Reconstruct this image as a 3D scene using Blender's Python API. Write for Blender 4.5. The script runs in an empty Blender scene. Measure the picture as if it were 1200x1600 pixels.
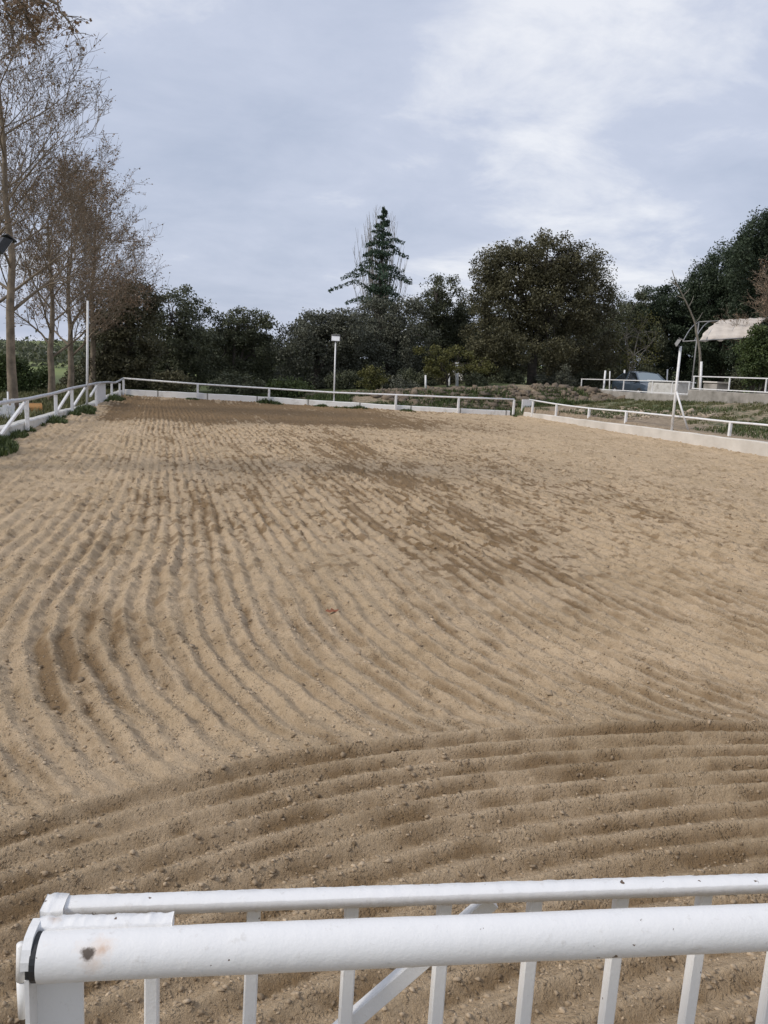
import bpy, math, random
import numpy as np
from mathutils import Vector, Matrix
R = math.radians
random.seed(7)
rng = np.random.default_rng(11)
scene = bpy.context.scene
col = scene.collection

# ------------------------------------------------------------------ camera
CAM_H = 1.65
FPX = 1280.0
ROLL, PITCH, YAW = R(3.0), math.atan((800-578)/FPX), R(-15.7)
fw0 = np.array([-math.sin(YAW), math.cos(YAW), 0.0]); rt0 = np.array([math.cos(YAW), math.sin(YAW), 0.0])
fw = fw0*math.cos(PITCH)+np.array([0, 0, -math.sin(PITCH)])
up_ = fw0*math.sin(PITCH)+np.array([0, 0, math.cos(PITCH)])
rt = rt0*math.cos(ROLL)+up_*math.sin(ROLL); cup = up_*math.cos(ROLL)-rt0*math.sin(ROLL)
cd = bpy.data.cameras.new('camera'); cam = bpy.data.objects.new('camera', cd); col.objects.link(cam)
cd.sensor_fit = 'VERTICAL'; cd.sensor_height = 36; cd.lens = FPX/1600*36
cd.clip_start = 0.05; cd.clip_end = 8000
m = Matrix.Identity(4)
for i in range(3):
    m[i][0] = rt[i]; m[i][1] = cup[i]; m[i][2] = -fw[i]
m[2][3] = CAM_H
cam.matrix_world = m
scene.camera = cam
scene.render.resolution_x = 768; scene.render.resolution_y = 1024

# ------------------------------------------------------------------ light
SUN_EL, SUN_AZ = R(40), R(262)         # azimuth from +Y towards +X
w = bpy.data.worlds.new('World'); scene.world = w; w.use_nodes = True
nt = w.node_tree; nt.nodes.clear()
N = nt.nodes.new; L = nt.links.new
out = N('ShaderNodeOutputWorld'); bg = N('ShaderNodeBackground'); bg.inputs['Strength'].default_value = 0.1
sky = N('ShaderNodeTexSky'); sky.sky_type = 'NISHITA'; sky.sun_disc = False
sky.sun_elevation = SUN_EL; sky.sun_rotation = SUN_AZ; sky.air_density = 1.2; sky.dust_density = 2.0
tc = N('ShaderNodeTexCoord'); sep = N('ShaderNodeSeparateXYZ'); L(tc.outputs['Generated'], sep.inputs[0])
mx = N('ShaderNodeMath'); mx.operation = 'MAXIMUM'; L(sep.outputs['Z'], mx.inputs[0]); mx.inputs[1].default_value = 0.0
ad = N('ShaderNodeMath'); ad.operation = 'ADD'; L(mx.outputs[0], ad.inputs[0]); ad.inputs[1].default_value = 0.22
dv = N('ShaderNodeVectorMath'); dv.operation = 'DIVIDE'; L(tc.outputs['Generated'], dv.inputs[0])
cmb = N('ShaderNodeCombineXYZ')
for k in range(3): L(ad.outputs[0], cmb.inputs[k])
L(cmb.outputs[0], dv.inputs[1])
n1 = N('ShaderNodeTexNoise'); n1.inputs['Scale'].default_value = 1.15; n1.inputs['Detail'].default_value = 7; n1.inputs['Roughness'].default_value = 0.5; n1.inputs['Distortion'].default_value = 0.25
L(dv.outputs[0], n1.inputs['Vector'])
mp = N('ShaderNodeMapping'); mp.inputs['Location'].default_value = (3.1, 7.7, 1.0); L(dv.outputs[0], mp.inputs['Vector'])
n2 = N('ShaderNodeTexNoise'); n2.inputs['Scale'].default_value = 3.2; n2.inputs['Detail'].default_value = 6; n2.inputs['Roughness'].default_value = 0.62; n2.inputs['Distortion'].default_value = 0.3
L(mp.outputs[0], n2.inputs['Vector'])
mixn = N('ShaderNodeMath'); mixn.operation = 'MULTIPLY_ADD'; L(n2.outputs['Fac'], mixn.inputs[0]); mixn.inputs[1].default_value = 0.55; L(n1.outputs['Fac'], mixn.inputs[2])
# thinner, brighter cloud high on the right
bd = Vector(tuple(float(a) for a in (fw + rt*((1010-600)/FPX) - cup*((70-800)/FPX)))).normalized()
dt = N('ShaderNodeVectorMath'); dt.operation = 'DOT_PRODUCT'; L(tc.outputs['Generated'], dt.inputs[0]); dt.inputs[1].default_value = bd
mr = N('ShaderNodeMapRange'); mr.interpolation_type = 'SMOOTHSTEP'; L(dt.outputs['Value'], mr.inputs[0])
mr.inputs[1].default_value = 0.965; mr.inputs[2].default_value = 1.0; mr.inputs[3].default_value = 0.0; mr.inputs[4].default_value = 0.075
mixd = N('ShaderNodeMath'); mixd.operation = 'ADD'; L(mixn.outputs[0], mixd.inputs[0]); L(mr.outputs[0], mixd.inputs[1])
cr = N('ShaderNodeValToRGB'); L(mixd.outputs[0], cr.inputs[0])
e = cr.color_ramp.elements
CLOUD = 0.965
e[0].position = 0.55; e[0].color = (4.5*CLOUD, 5.1*CLOUD, 6.5*CLOUD, 1)
e[1].position = 1.0; e[1].color = (8.3*CLOUD, 8.5*CLOUD, 9.1*CLOUD, 1)
q = e.new(0.82); q.color = (5.65*CLOUD, 6.15*CLOUD, 7.5*CLOUD, 1)
mixc = N('ShaderNodeMix'); mixc.data_type = 'RGBA'; mixc.inputs['Factor'].default_value = 0.92
L(sky.outputs[0], mixc.inputs['A']); L(cr.outputs[0], mixc.inputs['B'])
L(mixc.outputs['Result'], bg.inputs['Color']); L(bg.outputs[0], out.inputs[0])
sd = bpy.data.lights.new('sun', 'SUN'); sun = bpy.data.objects.new('sun', sd); col.objects.link(sun)
sd.energy = 2.1; sd.angle = R(14); sd.color = (1, 0.93, 0.84)
sv = Vector((math.sin(SUN_AZ)*math.cos(SUN_EL), math.cos(SUN_AZ)*math.cos(SUN_EL), math.sin(SUN_EL)))
sun.rotation_euler = sv.to_track_quat('Z', 'Y').to_euler()
vs = scene.view_settings
vs.view_transform = 'Standard'; vs.look = 'None'; vs.exposure = 0.14; vs.gamma = 1.0; vs.use_curve_mapping = False

# ------------------------------------------------------------------ helpers
def ray(x, y): return fw + rt*((x-600)/FPX) - cup*((y-800)/FPX)
def G(x, y, z=0.0):
    d = ray(x, y); t = (z-CAM_H)/d[2]; return (d[0]*t, d[1]*t, z)
def PV(x, y, v):
    d = ray(x, y); t = v/d[1]; return (d[0]*t, v, CAM_H+d[2]*t)
def PU(x, y, u):
    d = ray(x, y); t = u/d[0]; return (u, d[1]*t, CAM_H+d[2]*t)

def hsh(ix, iy, seed):
    n = (ix.astype(np.int64)*374761393 + iy.astype(np.int64)*668265263 + seed*1274126177) & 0xFFFFFFFF
    n = ((n ^ (n >> 13))*1103515245) & 0xFFFFFFFF
    n = (n ^ (n >> 16)) & 0xFFFF
    return n/65535.0
def vn(x, y, seed=0):
    ix = np.floor(x); iy = np.floor(y); fx = x-ix; fy = y-iy
    fx = fx*fx*(3-2*fx); fy = fy*fy*(3-2*fy)
    a = hsh(ix, iy, seed); b = hsh(ix+1, iy, seed); c = hsh(ix, iy+1, seed); d = hsh(ix+1, iy+1, seed)
    return (a*(1-fx)+b*fx)*(1-fy)+(c*(1-fx)+d*fx)*fy
def fbm(x, y, o=4, seed=0, gain=0.5):
    s = 0; a = 1; t = 0
    for k in range(o):
        s = s+a*vn(x*2**k+k*17.3, y*2**k-k*9.1, seed+k); t += a; a *= gain
    return s/t
def ss(a, b, x):
    t = np.clip((x-a)/(b-a), 0, 1); return t*t*(3-2*t)

def tag(o, label=None, cat=None, group=None, kind=None):
    if label: o['label'] = label
    if cat: o['category'] = cat
    if group: o['group'] = group
    if kind: o['kind'] = kind
    return o
def empty(name, loc, label, cat, group=None):
    o = bpy.data.objects.new(name, None); col.objects.link(o); o.location = loc
    o.empty_display_size = 0.2
    return tag(o, label, cat, group)
def link(name, me, mat, parent=None, smooth=False):
    o = bpy.data.objects.new(name, me); col.objects.link(o)
    if mat: me.materials.append(mat)
    if smooth: me.polygons.foreach_set('use_smooth', [True]*len(me.polygons))
    if parent is not None:
        o.parent = parent
        off = parent.location if parent.parent is None else Vector((0, 0, 0))   # a part's own origin is the world's
        o.matrix_parent_inverse = Matrix.Translation(-off)
    return o
def quads_mesh(name, verts, quads, attrs=None):
    me = bpy.data.meshes.new(name)
    verts = np.asarray(verts, dtype=np.float32); quads = np.asarray(quads, dtype=np.int32)
    k = quads.shape[1]
    me.vertices.add(len(verts)); me.vertices.foreach_set('co', verts.ravel())
    me.loops.add(quads.size); me.loops.foreach_set('vertex_index', quads.ravel())
    me.polygons.add(len(quads)); me.polygons.foreach_set('loop_start', np.arange(0, quads.size, k, dtype=np.int32))
    if attrs:
        for an, av in attrs.items():
            a = me.attributes.new(an, 'FLOAT', 'POINT'); a.data.foreach_set('value', np.asarray(av, dtype=np.float32))
    me.update(calc_edges=True)
    return me

class MB:
    def __init__(s): s.v = []; s.f = []
    def poly(s, vs_, fs):
        b = len(s.v); s.v += [tuple(map(float, p)) for p in vs_]; s.f += [tuple(b+i for i in f) for f in fs]
        return s
    def bar(s, a, b, wx, wy=None, upv=(0, 0, 1), b1=None):
        """box bar from a to b, section wx (sideways) by wy (along upv)"""
        wy = wx if wy is None else wy
        a = Vector(a); b = Vector(b); d = (b-a).normalized(); u = Vector(upv)
        if abs(d.dot(u)) > 0.98: u = Vector((0, 1, 0))
        x = d.cross(u).normalized(); y = x.cross(d).normalized()
        # chamfered section
        c = 0.12*min(wx, wy)
        hx, hy = wx/2, wy/2
        sec = [(hx-c, -hy), (hx, -hy+c), (hx, hy-c), (hx-c, hy), (-hx+c, hy), (-hx, hy-c), (-hx, -hy+c), (-hx+c, -hy)]
        vs_ = []
        for p in (a, b):
            for (i, j) in sec: vs_.append(p+x*i+y*j)
        fs = [(i, (i+1) % 8, 8+(i+1) % 8, 8+i) for i in range(8)]
        fs.append(tuple(range(7, -1, -1))); fs.append(tuple(range(8, 16)))
        return s.poly(vs_, fs)
    def box(s, x0, x1, y0, y1, z0, z1):
        return s.bar(((x0+x1)/2, y0, (z0+z1)/2), ((x0+x1)/2, y1, (z0+z1)/2), x1-x0, z1-z0)
    def tube(s, pts, radii, n=10, cap=True):
        pts = [Vector(p) for p in pts]
        if not hasattr(radii, '__len__'): radii = [radii]*len(pts)
        vs_ = []; fs = []
        ref = Vector((0.12, 0.33, 1)).normalized()
        d0 = (pts[-1]-pts[0]).normalized()
        if abs(d0.dot(ref)) > 0.9: ref = Vector((1, 0.2, 0.1)).normalized()
        for i, p in enumerate(pts):
            d = (pts[min(i+1, len(pts)-1)]-pts[max(i-1, 0)]).normalized()
            x = d.cross(ref).normalized(); y = x.cross(d).normalized()
            for k in range(n):
                a = 2*math.pi*k/n
                vs_.append(p+(x*math.cos(a)+y*math.sin(a))*radii[i])
        for i in range(len(pts)-1):
            for k in range(n):
                fs.append((i*n+k, i*n+(k+1) % n, (i+1)*n+(k+1) % n, (i+1)*n+k))
        if cap:
            fs.append(tuple(range(n-1, -1, -1))); fs.append(tuple((len(pts)-1)*n+k for k in range(n)))
        return s.poly(vs_, fs)
    def build(s, name, mat, parent=None, smooth=False):
        me = bpy.data.meshes.new(name); me.from_pydata(s.v, [], s.f); me.update()
        return link(name, me, mat, parent, smooth)

# ------------------------------------------------------------------ materials
def newmat(name):
    mt = bpy.data.materials.new(name); mt.use_nodes = True
    return mt, mt.node_tree, mt.node_tree.nodes['Principled BSDF']
def nnode(t, scale, detail=5, rough=0.55, vec=None, obj=True):
    n = t.nodes.new('ShaderNodeTexNoise'); n.inputs['Scale'].default_value = scale
    n.inputs['Detail'].default_value = detail; n.inputs['Roughness'].default_value = rough
    if vec is None:
        g_ = t.nodes.new('ShaderNodeNewGeometry'); t.links.new(g_.outputs['Position'], n.inputs['Vector'])
    else: t.links.new(vec, n.inputs['Vector'])
    return n.outputs['Fac']
def ramp(t, fac, stops):
    r = t.nodes.new('ShaderNodeValToRGB'); t.links.new(fac, r.inputs[0])
    el = r.color_ramp.elements
    el[0].position, el[0].color = stops[0][0], (*stops[0][1], 1)
    el[1].position, el[1].color = stops[-1][0], (*stops[-1][1], 1)
    for p, c in stops[1:-1]:
        k = el.new(p); k.color = (*c, 1)
    return r.outputs[0]
def mixcol(t, fac, a, b, mode='MIX'):
    n = t.nodes.new('ShaderNodeMix'); n.data_type = 'RGBA'; n.blend_type = mode
    for s_, v_ in (('Factor', fac), ('A', a), ('B', b)):
        if hasattr(v_, 'is_linked') or hasattr(v_, 'links'): t.links.new(v_, n.inputs[s_])
        else: n.inputs[s_].default_value = v_ if s_ == 'Factor' else (*v_, 1)
    return n.outputs['Result']
def math_(t, op, a, b=None, c=None):
    n = t.nodes.new('ShaderNodeMath'); n.operation = op
    for i, v_ in enumerate((a, b, c)):
        if v_ is None: continue
        if hasattr(v_, 'links'): t.links.new(v_, n.inputs[i])
        else: n.inputs[i].default_value = v_
    return n.outputs[0]
def bump(t, bsdf, h, strength, dist):
    b = t.nodes.new('ShaderNodeBump'); b.inputs['Strength'].default_value = strength; b.inputs['Distance'].default_value = dist
    t.links.new(h, b.inputs['Height']); t.links.new(b.outputs[0], bsdf.inputs['Normal'])
def simple(name, c1, c2, scale=4, rough=0.7, bmp=0.0, bd=0.01, metallic=0.0):
    mt, t, b = newmat(name)
    f = nnode(t, scale, 6)
    t.links.new(ramp(t, f, [(0.3, c1), (0.7, c2)]), b.inputs['Base Color'])
    b.inputs['Roughness'].default_value = rough; b.inputs['Metallic'].default_value = metallic
    if bmp: bump(t, b, nnode(t, scale*6, 4), bmp, bd)
    return mt
def attr(t, name):
    a = t.nodes.new('ShaderNodeAttribute'); a.attribute_name = name; return a.outputs['Fac']

M = {}
# sand
mt, t, b = newmat('sand')
f1 = nnode(t, 1.1, 6); f2 = nnode(t, 38, 5, 0.7); f3 = nnode(t, 260, 3, 0.7)
dry = ramp(t, f1, [(0.3, (0.53, 0.405, 0.262)), (0.7, (0.65, 0.505, 0.345))])
dry = mixcol(t, math_(t, 'MULTIPLY', f2, 0.38), dry, (0.30, 0.205, 0.11))
wet_shade = ramp(t, f2, [(0.3, (0.150, 0.094, 0.046)), (0.7, (0.28, 0.188, 0.100))])  # colour of damp sand and of the painted furrow shade
mo = math_(t, 'MULTIPLY_ADD', math_(t, 'SUBTRACT', f2, 0.5), 0.7, attr(t, 'damp_shade'))
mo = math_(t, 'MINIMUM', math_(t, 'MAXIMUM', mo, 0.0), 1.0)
c_ = mixcol(t, mo, dry, wet_shade)
sp = ramp(t, f3, [(0.62, (0, 0, 0)), (0.70, (1, 1, 1))])
c_ = mixcol(t, math_(t, 'MULTIPLY', sp, 0.28), c_, (0.62, 0.52, 0.40))
sp2 = ramp(t, nnode(t, 150, 3, 0.7), [(0.34, (1, 1, 1)), (0.42, (0, 0, 0))])
c_ = mixcol(t, math_(t, 'MULTIPLY', sp2, 0.4), c_, (0.15, 0.105, 0.065))
t.links.new(c_, b.inputs['Base Color']); b.inputs['Roughness'].default_value = 0.95
b.inputs['Specular IOR Level'].default_value = 0.15
hh = math_(t, 'ADD', math_(t, 'MULTIPLY', f2, 1.0), math_(t, 'MULTIPLY', f3, 0.22))
vo = t.nodes.new('ShaderNodeTexVoronoi'); vo.inputs['Scale'].default_value = 75; vo.inputs['Randomness'].default_value = 1
g_ = t.nodes.new('ShaderNodeNewGeometry'); wn = t.nodes.new('ShaderNodeVectorMath'); wn.operation = 'ADD'; t.links.new(g_.outputs['Position'], wn.inputs[0])
cb = t.nodes.new('ShaderNodeCombineXYZ')
for i_ in range(3): t.links.new(math_(t, 'MULTIPLY', nnode(t, 60+9*i_, 2), 0.02), cb.inputs[i_])
t.links.new(cb.outputs[0], wn.inputs[1]); t.links.new(wn.outputs[0], vo.inputs['Vector'])
grain = ramp(t, vo.outputs['Distance'], [(0.1, (1, 1, 1)), (0.5, (0, 0, 0))])
gmask = ramp(t, nnode(t, 9, 5, 0.65), [(0.45, (0, 0, 0)), (0.62, (1, 1, 1))])
hh = math_(t, 'ADD', hh, math_(t, 'MULTIPLY', math_(t, 'MULTIPLY', grain, gmask), 0.55))
bump(t, b, hh, 1.0, 0.022)
M['sand'] = mt
mt, t, b = newmat('clod')
c_ = mixcol(t, attr(t, 'tint'), (0.16, 0.11, 0.062), (0.54, 0.42, 0.285))
t.links.new(c_, b.inputs['Base Color']); b.inputs['Roughness'].default_value = 0.95; bump(t, b, nnode(t, 200, 3), 0.6, 0.004)
M['clod'] = mt

# ground: grass and soil
mt, t, b = newmat('ground')
f1 = nnode(t, 0.35, 6); f2 = nnode(t, 6, 6, 0.7); f3 = nnode(t, 0.018, 4, 0.6)
grassc = ramp(t, f2, [(0.3, (0.035, 0.05, 0.015)), (0.7, (0.105, 0.125, 0.04))])
soil = ramp(t, f2, [(0.3, (0.17, 0.125, 0.08)), (0.7, (0.36, 0.285, 0.20))])
dm = math_(t, 'ADD', attr(t, 'soil'), math_(t, 'MULTIPLY', math_(t, 'SUBTRACT', f2, 0.5), 1.1))
near = mixcol(t, ramp(t, dm, [(0.42, (0, 0, 0)), (0.58, (1, 1, 1))]), grassc, soil)
field = ramp(t, f3, [(0.38, (0.05, 0.065, 0.03)), (0.45, (0.15, 0.19, 0.05)), (0.58, (0.19, 0.21, 0.075)), (0.62, (0.06, 0.075, 0.035))])
c_ = mixcol(t, attr(t, 'far'), near, field)
t.links.new(c_, b.inputs['Base Color']); b.inputs['Roughness'].default_value = 0.95
bump(t, b, f2, 0.6, 0.06)
M['ground'] = mt

def paint(name, base=(0.80, 0.80, 0.80), dirt=(0.42, 0.36, 0.28), amount=0.5, scale=9):
    mt, t, b = newmat(name)
    f = nnode(t, scale, 8, 0.65); g2 = nnode(t, scale*9, 4, 0.7)
    c = mixcol(t, math_(t, 'MULTIPLY', ramp(t, f, [(0.5, (0, 0, 0)), (0.75, (1, 1, 1))]), amount), base, dirt)
    c = mixcol(t, math_(t, 'MULTIPLY', ramp(t, g2, [(0.66, (0, 0, 0)), (0.74, (1, 1, 1))]), amount*0.8), c, (0.25, 0.18, 0.12))
    t.links.new(c, b.inputs['Base Color']); b.inputs['Roughness'].default_value = 0.5
    bump(t, b, g2, 0.25, 0.003)
    return mt
M['white'] = paint('white_paint')
M['kerb'] = paint('whitewash', (0.62, 0.61, 0.575), (0.26, 0.235, 0.19), 0.85, 3)
M['concrete'] = simple('concrete', (0.20, 0.185, 0.16), (0.42, 0.39, 0.35), 2.2, 0.9, 0.5, 0.02)
M['palecon'] = simple('pale_concrete', (0.50, 0.465, 0.41), (0.70, 0.66, 0.60), 1.2, 0.9, 0.4, 0.02)
M['galv'] = simple('galvanised', (0.42, 0.43, 0.45), (0.62, 0.63, 0.66), 7, 0.45)
M['dark'] = simple('dark_metal', (0.015, 0.016, 0.018), (0.04, 0.04, 0.042), 6, 0.5)
M['glass'] = simple('lamp_glass', (0.75, 0.76, 0.78), (0.82, 0.83, 0.85), 6, 0.12)
M['greylamp'] = simple('grey_lamp', (0.2, 0.2, 0.2), (0.3, 0.3, 0.3), 6, 0.4)

# weathered near paint, thick and chipped
def handpaint():
    mt, t, b = newmat('thick_white_paint')
    g_ = t.nodes.new('ShaderNodeNewGeometry').outputs['Position']
    f = nnode(t, 14, 6, 0.6); f2 = nnode(t, 60, 6, 0.7); f3 = nnode(t, 240, 3, 0.6)
    base = mixcol(t, math_(t, 'MULTIPLY', f, 0.22), (0.80, 0.795, 0.785), (0.66, 0.645, 0.61))
    # grime in blotches
    gm = ramp(t, f2, [(0.60, (0, 0, 0)), (0.72, (1, 1, 1))])
    base = mixcol(t, math_(t, 'MULTIPLY', gm, 0.38), base, (0.47, 0.43, 0.38))
    ch = ramp(t, nnode(t, 75, 3, 0.5), [(0.715, (0, 0, 0)), (0.73, (1, 1, 1))])
    base = mixcol(t, ch, base, (0.12, 0.075, 0.045))
    # rust wounds at fixed places on the metal
    def spot(loc, r0, r1, fac):
        d = t.nodes.new('ShaderNodeVectorMath'); d.operation = 'DISTANCE'; t.links.new(g_, d.inputs[0]); d.inputs[1].default_value = loc
        dd = math_(t, 'ADD', d.outputs['Value'], math_(t, 'MULTIPLY', math_(t, 'SUBTRACT', f2, 0.5), r1*2.6))
        return math_(t, 'MULTIPLY', ramp(t, math_(t, 'DIVIDE', dd, r1), [(r0/r1, (1, 1, 1)), (1.0, (0, 0, 0))]), fac)
    for loc, r0, r1, fac, c in SPOTS:
        base = mixcol(t, spot(loc, r0, r1, fac), base, c)
    t.links.new(base, b.inputs['Base Color']); b.inputs['Roughness'].default_value = 0.42
    h = math_(t, 'ADD', math_(t, 'MULTIPLY', f2, 1.0), math_(t, 'MULTIPLY', f3, 0.25))
    h = math_(t, 'SUBTRACT', h, math_(t, 'MULTIPLY', ch, 0.5))
    bump(t, b, h, 0.22, 0.003)
    return mt

def leafmat(name, dark, light, rough=0.55, trans=0.15):
    mt, t, b = newmat(name)
    c = mixcol(t, attr(t, 'tint'), dark, light)
    c = mixcol(t, math_(t, 'MULTIPLY', nnode(t, 1.3, 3), 0.5), c, tuple(x*0.6 for x in dark))
    t.links.new(c, b.inputs['Base Color']); b.inputs['Roughness'].default_value = rough
    b.inputs['Specular IOR Level'].default_value = 0.3
    tr = t.nodes.new('ShaderNodeBsdfTranslucent'); t.links.new(c, tr.inputs[0])
    ms = t.nodes.new('ShaderNodeMixShader'); ms.inputs[0].default_value = trans
    t.links.new(b.outputs[0], ms.inputs[1]); t.links.new(tr.outputs[0], ms.inputs[2])
    t.links.new(ms.outputs[0], t.nodes['Material Output'].inputs[0])
    return mt
M['oak'] = leafmat('oak_leaf', (0.058, 0.066, 0.038), (0.17, 0.182, 0.105))
M['oakb'] = leafmat('brown_oak_leaf', (0.062, 0.060, 0.032), (0.185, 0.172, 0.092))
M['grey'] = leafmat('grey_leaf', (0.068, 0.074, 0.054), (0.21, 0.215, 0.155))
M['pine'] = leafmat('pine_needle', (0.026, 0.044, 0.026), (0.095, 0.125, 0.07))
M['cedar'] = leafmat('cedar_needle', (0.028, 0.052, 0.032), (0.09, 0.14, 0.085))
M['shrub'] = leafmat('shrub_leaf', (0.035, 0.055, 0.018), (0.12, 0.16, 0.05))
M['yel'] = leafmat('yellow_green_leaf', (0.07, 0.075, 0.02), (0.19, 0.18, 0.06))
M['bud'] = leafmat('young_leaf', (0.20, 0.13, 0.085), (0.42, 0.31, 0.21), 0.7, 0.1)
M['grassm'] = leafmat('grass_blade', (0.04, 0.065, 0.02), (0.135, 0.17, 0.055))
M['drygrass'] = leafmat('dry_grass_blade', (0.075, 0.085, 0.03), (0.22, 0.21, 0.09))
M['bark'] = simple('bark', (0.035, 0.030, 0.025), (0.095, 0.08, 0.065), 9, 0.9, 0.6, 0.02)
M['pbark'] = simple('plane_bark', (0.12, 0.095, 0.068), (0.27, 0.215, 0.155), 5, 0.9, 0.5, 0.02)
M['palebark'] = simple('pale_bark', (0.16, 0.14, 0.11), (0.30, 0.27, 0.22), 6, 0.9, 0.4, 0.02)
M['canvas'] = simple('canvas', (0.50, 0.44, 0.375), (0.64, 0.575, 0.50), 3, 0.85, 0.2, 0.01)

# ------------------------------------------------------------------ terrain
def uL(v): return -2.52+(v-17.75)*0.061
FARL = np.array([(-1.39, 36.2), (1.61, 35.4), (4.48, 34.5), (6.80, 33.35), (9.36, 32.4), (11.85, 31.85), (14.37, 31.7)])
def vF(u): return np.interp(u, FARL[:, 0], FARL[:, 1])
def uR(v): return np.interp(v, [-5, 16.7, 22.6, 31.6, 60], [13.9, 14.2, 14.25, 14.65, 14.65])
def wallbase(v): return np.interp(v, [0, 24, 28, 36], [1.18, 1.16, 0.98, 0.78])
def topz(u): return np.interp(u, [-5, 4, 6, 8.6, 11, 15, 17, 20, 22], [0, 0.05, 0.22, 0.55, 0.73, 1.06, 1.24, 1.20, 0.9])
def inside(u, v): return (u > uL(v)-0.12) & (u < uR(v)+0.15) & (v < vF(u)+0.12) & (v > -3)
def T(u, v):
    u = np.asarray(u, float); v = np.asarray(v, float)
    s = np.clip((u-14.6)/(19.85-14.6), 0, 1)
    bank = 0.36+(wallbase(v)-0.36)*(0.55*s+0.45*s*s)
    bank = np.where(u > 20.0, 0.85, bank)
    bank = np.where(u > uR(v)+0.1, bank, 0)
    back = topz(u)*ss(0.3, 3.6, v-vF(u))
    back = np.where(u > 20.0, 0.85*ss(0.3, 3.6, v-vF(u)), back)
    near = np.maximum(bank*ss(40, 36, v)+0.0, back) + 0.03
    near = np.where((u > 20.0) & (v < 45), 0.85, near)
    near = near+0.05*(fbm(u*0.9, v*0.9, 3, 5)-0.5)*ss(0, 2, np.abs(u-14.5))*ss(0, 2, np.abs(u-20))
    d = np.hypot(u, v)
    hill = (fbm(u/260, v/260, 4, 21)-0.28)*60*ss(220, 900, d)
    near = near*ss(120, 70, d) - 1.2*ss(60, 130, d)
    z = near+np.maximum(hill, -2)
    return np.where(inside(u, v), -0.16, z)

def axis(lo, hi, step, far, g=1.18):
    a = list(np.arange(lo, hi+1e-6, step)); s_ = step
    while a[-1] < far: s_ *= g; a.append(a[-1]+s_)
    s_ = step; b_ = []; x = lo
    while x > -far: s_ *= g; x -= s_; b_.append(x)
    return np.array(b_[::-1]+a)
us = axis(-7, 24, 0.2, 2600); vs2 = axis(-3, 44, 0.2, 3200)
vs2 = vs2[vs2 > -300]
UU, VV = np.meshgrid(us, vs2)
ZZ = T(UU, VV)
def soilf(u, v):
    s = 0.32+0*u
    s = np.where((u > uR(v)) & (v < 34) & (u < 20), 0.46+0.22*ss(16.2, 14.8, u)+0.28*ss(20, 27, v)*ss(18.5, 15, u), s)
    s = np.where((v > vF(u)) & (u > 5) & (u < 20) & (v < 38), 0.62-0.25*ss(1.5, 0.3, v-vF(u)), s)
    s = np.where(u > 20.3, 0.6, s)
    s = np.where((v > 37.2) & (u < 20), 0.12, s)
    s = s+0.25*(fbm(u*0.5, v*0.5, 3, 3)-0.5)*2*0.5
    return s
nr, nc = UU.shape
idx = np.arange(nr*nc).reshape(nr, nc)
Q = np.stack([idx[:-1, :-1], idx[:-1, 1:], idx[1:, 1:], idx[1:, :-1]], -1).reshape(-1, 4)
D_ = np.hypot(UU, VV)
me = quads_mesh('ground', np.stack([UU, VV, ZZ], -1).reshape(-1, 3), Q,
                {'soil': soilf(UU, VV).ravel(), 'far': ss(45, 80, D_).ravel()})
tag(link('ground', me, M['ground'], smooth=True), kind='structure')

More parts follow.
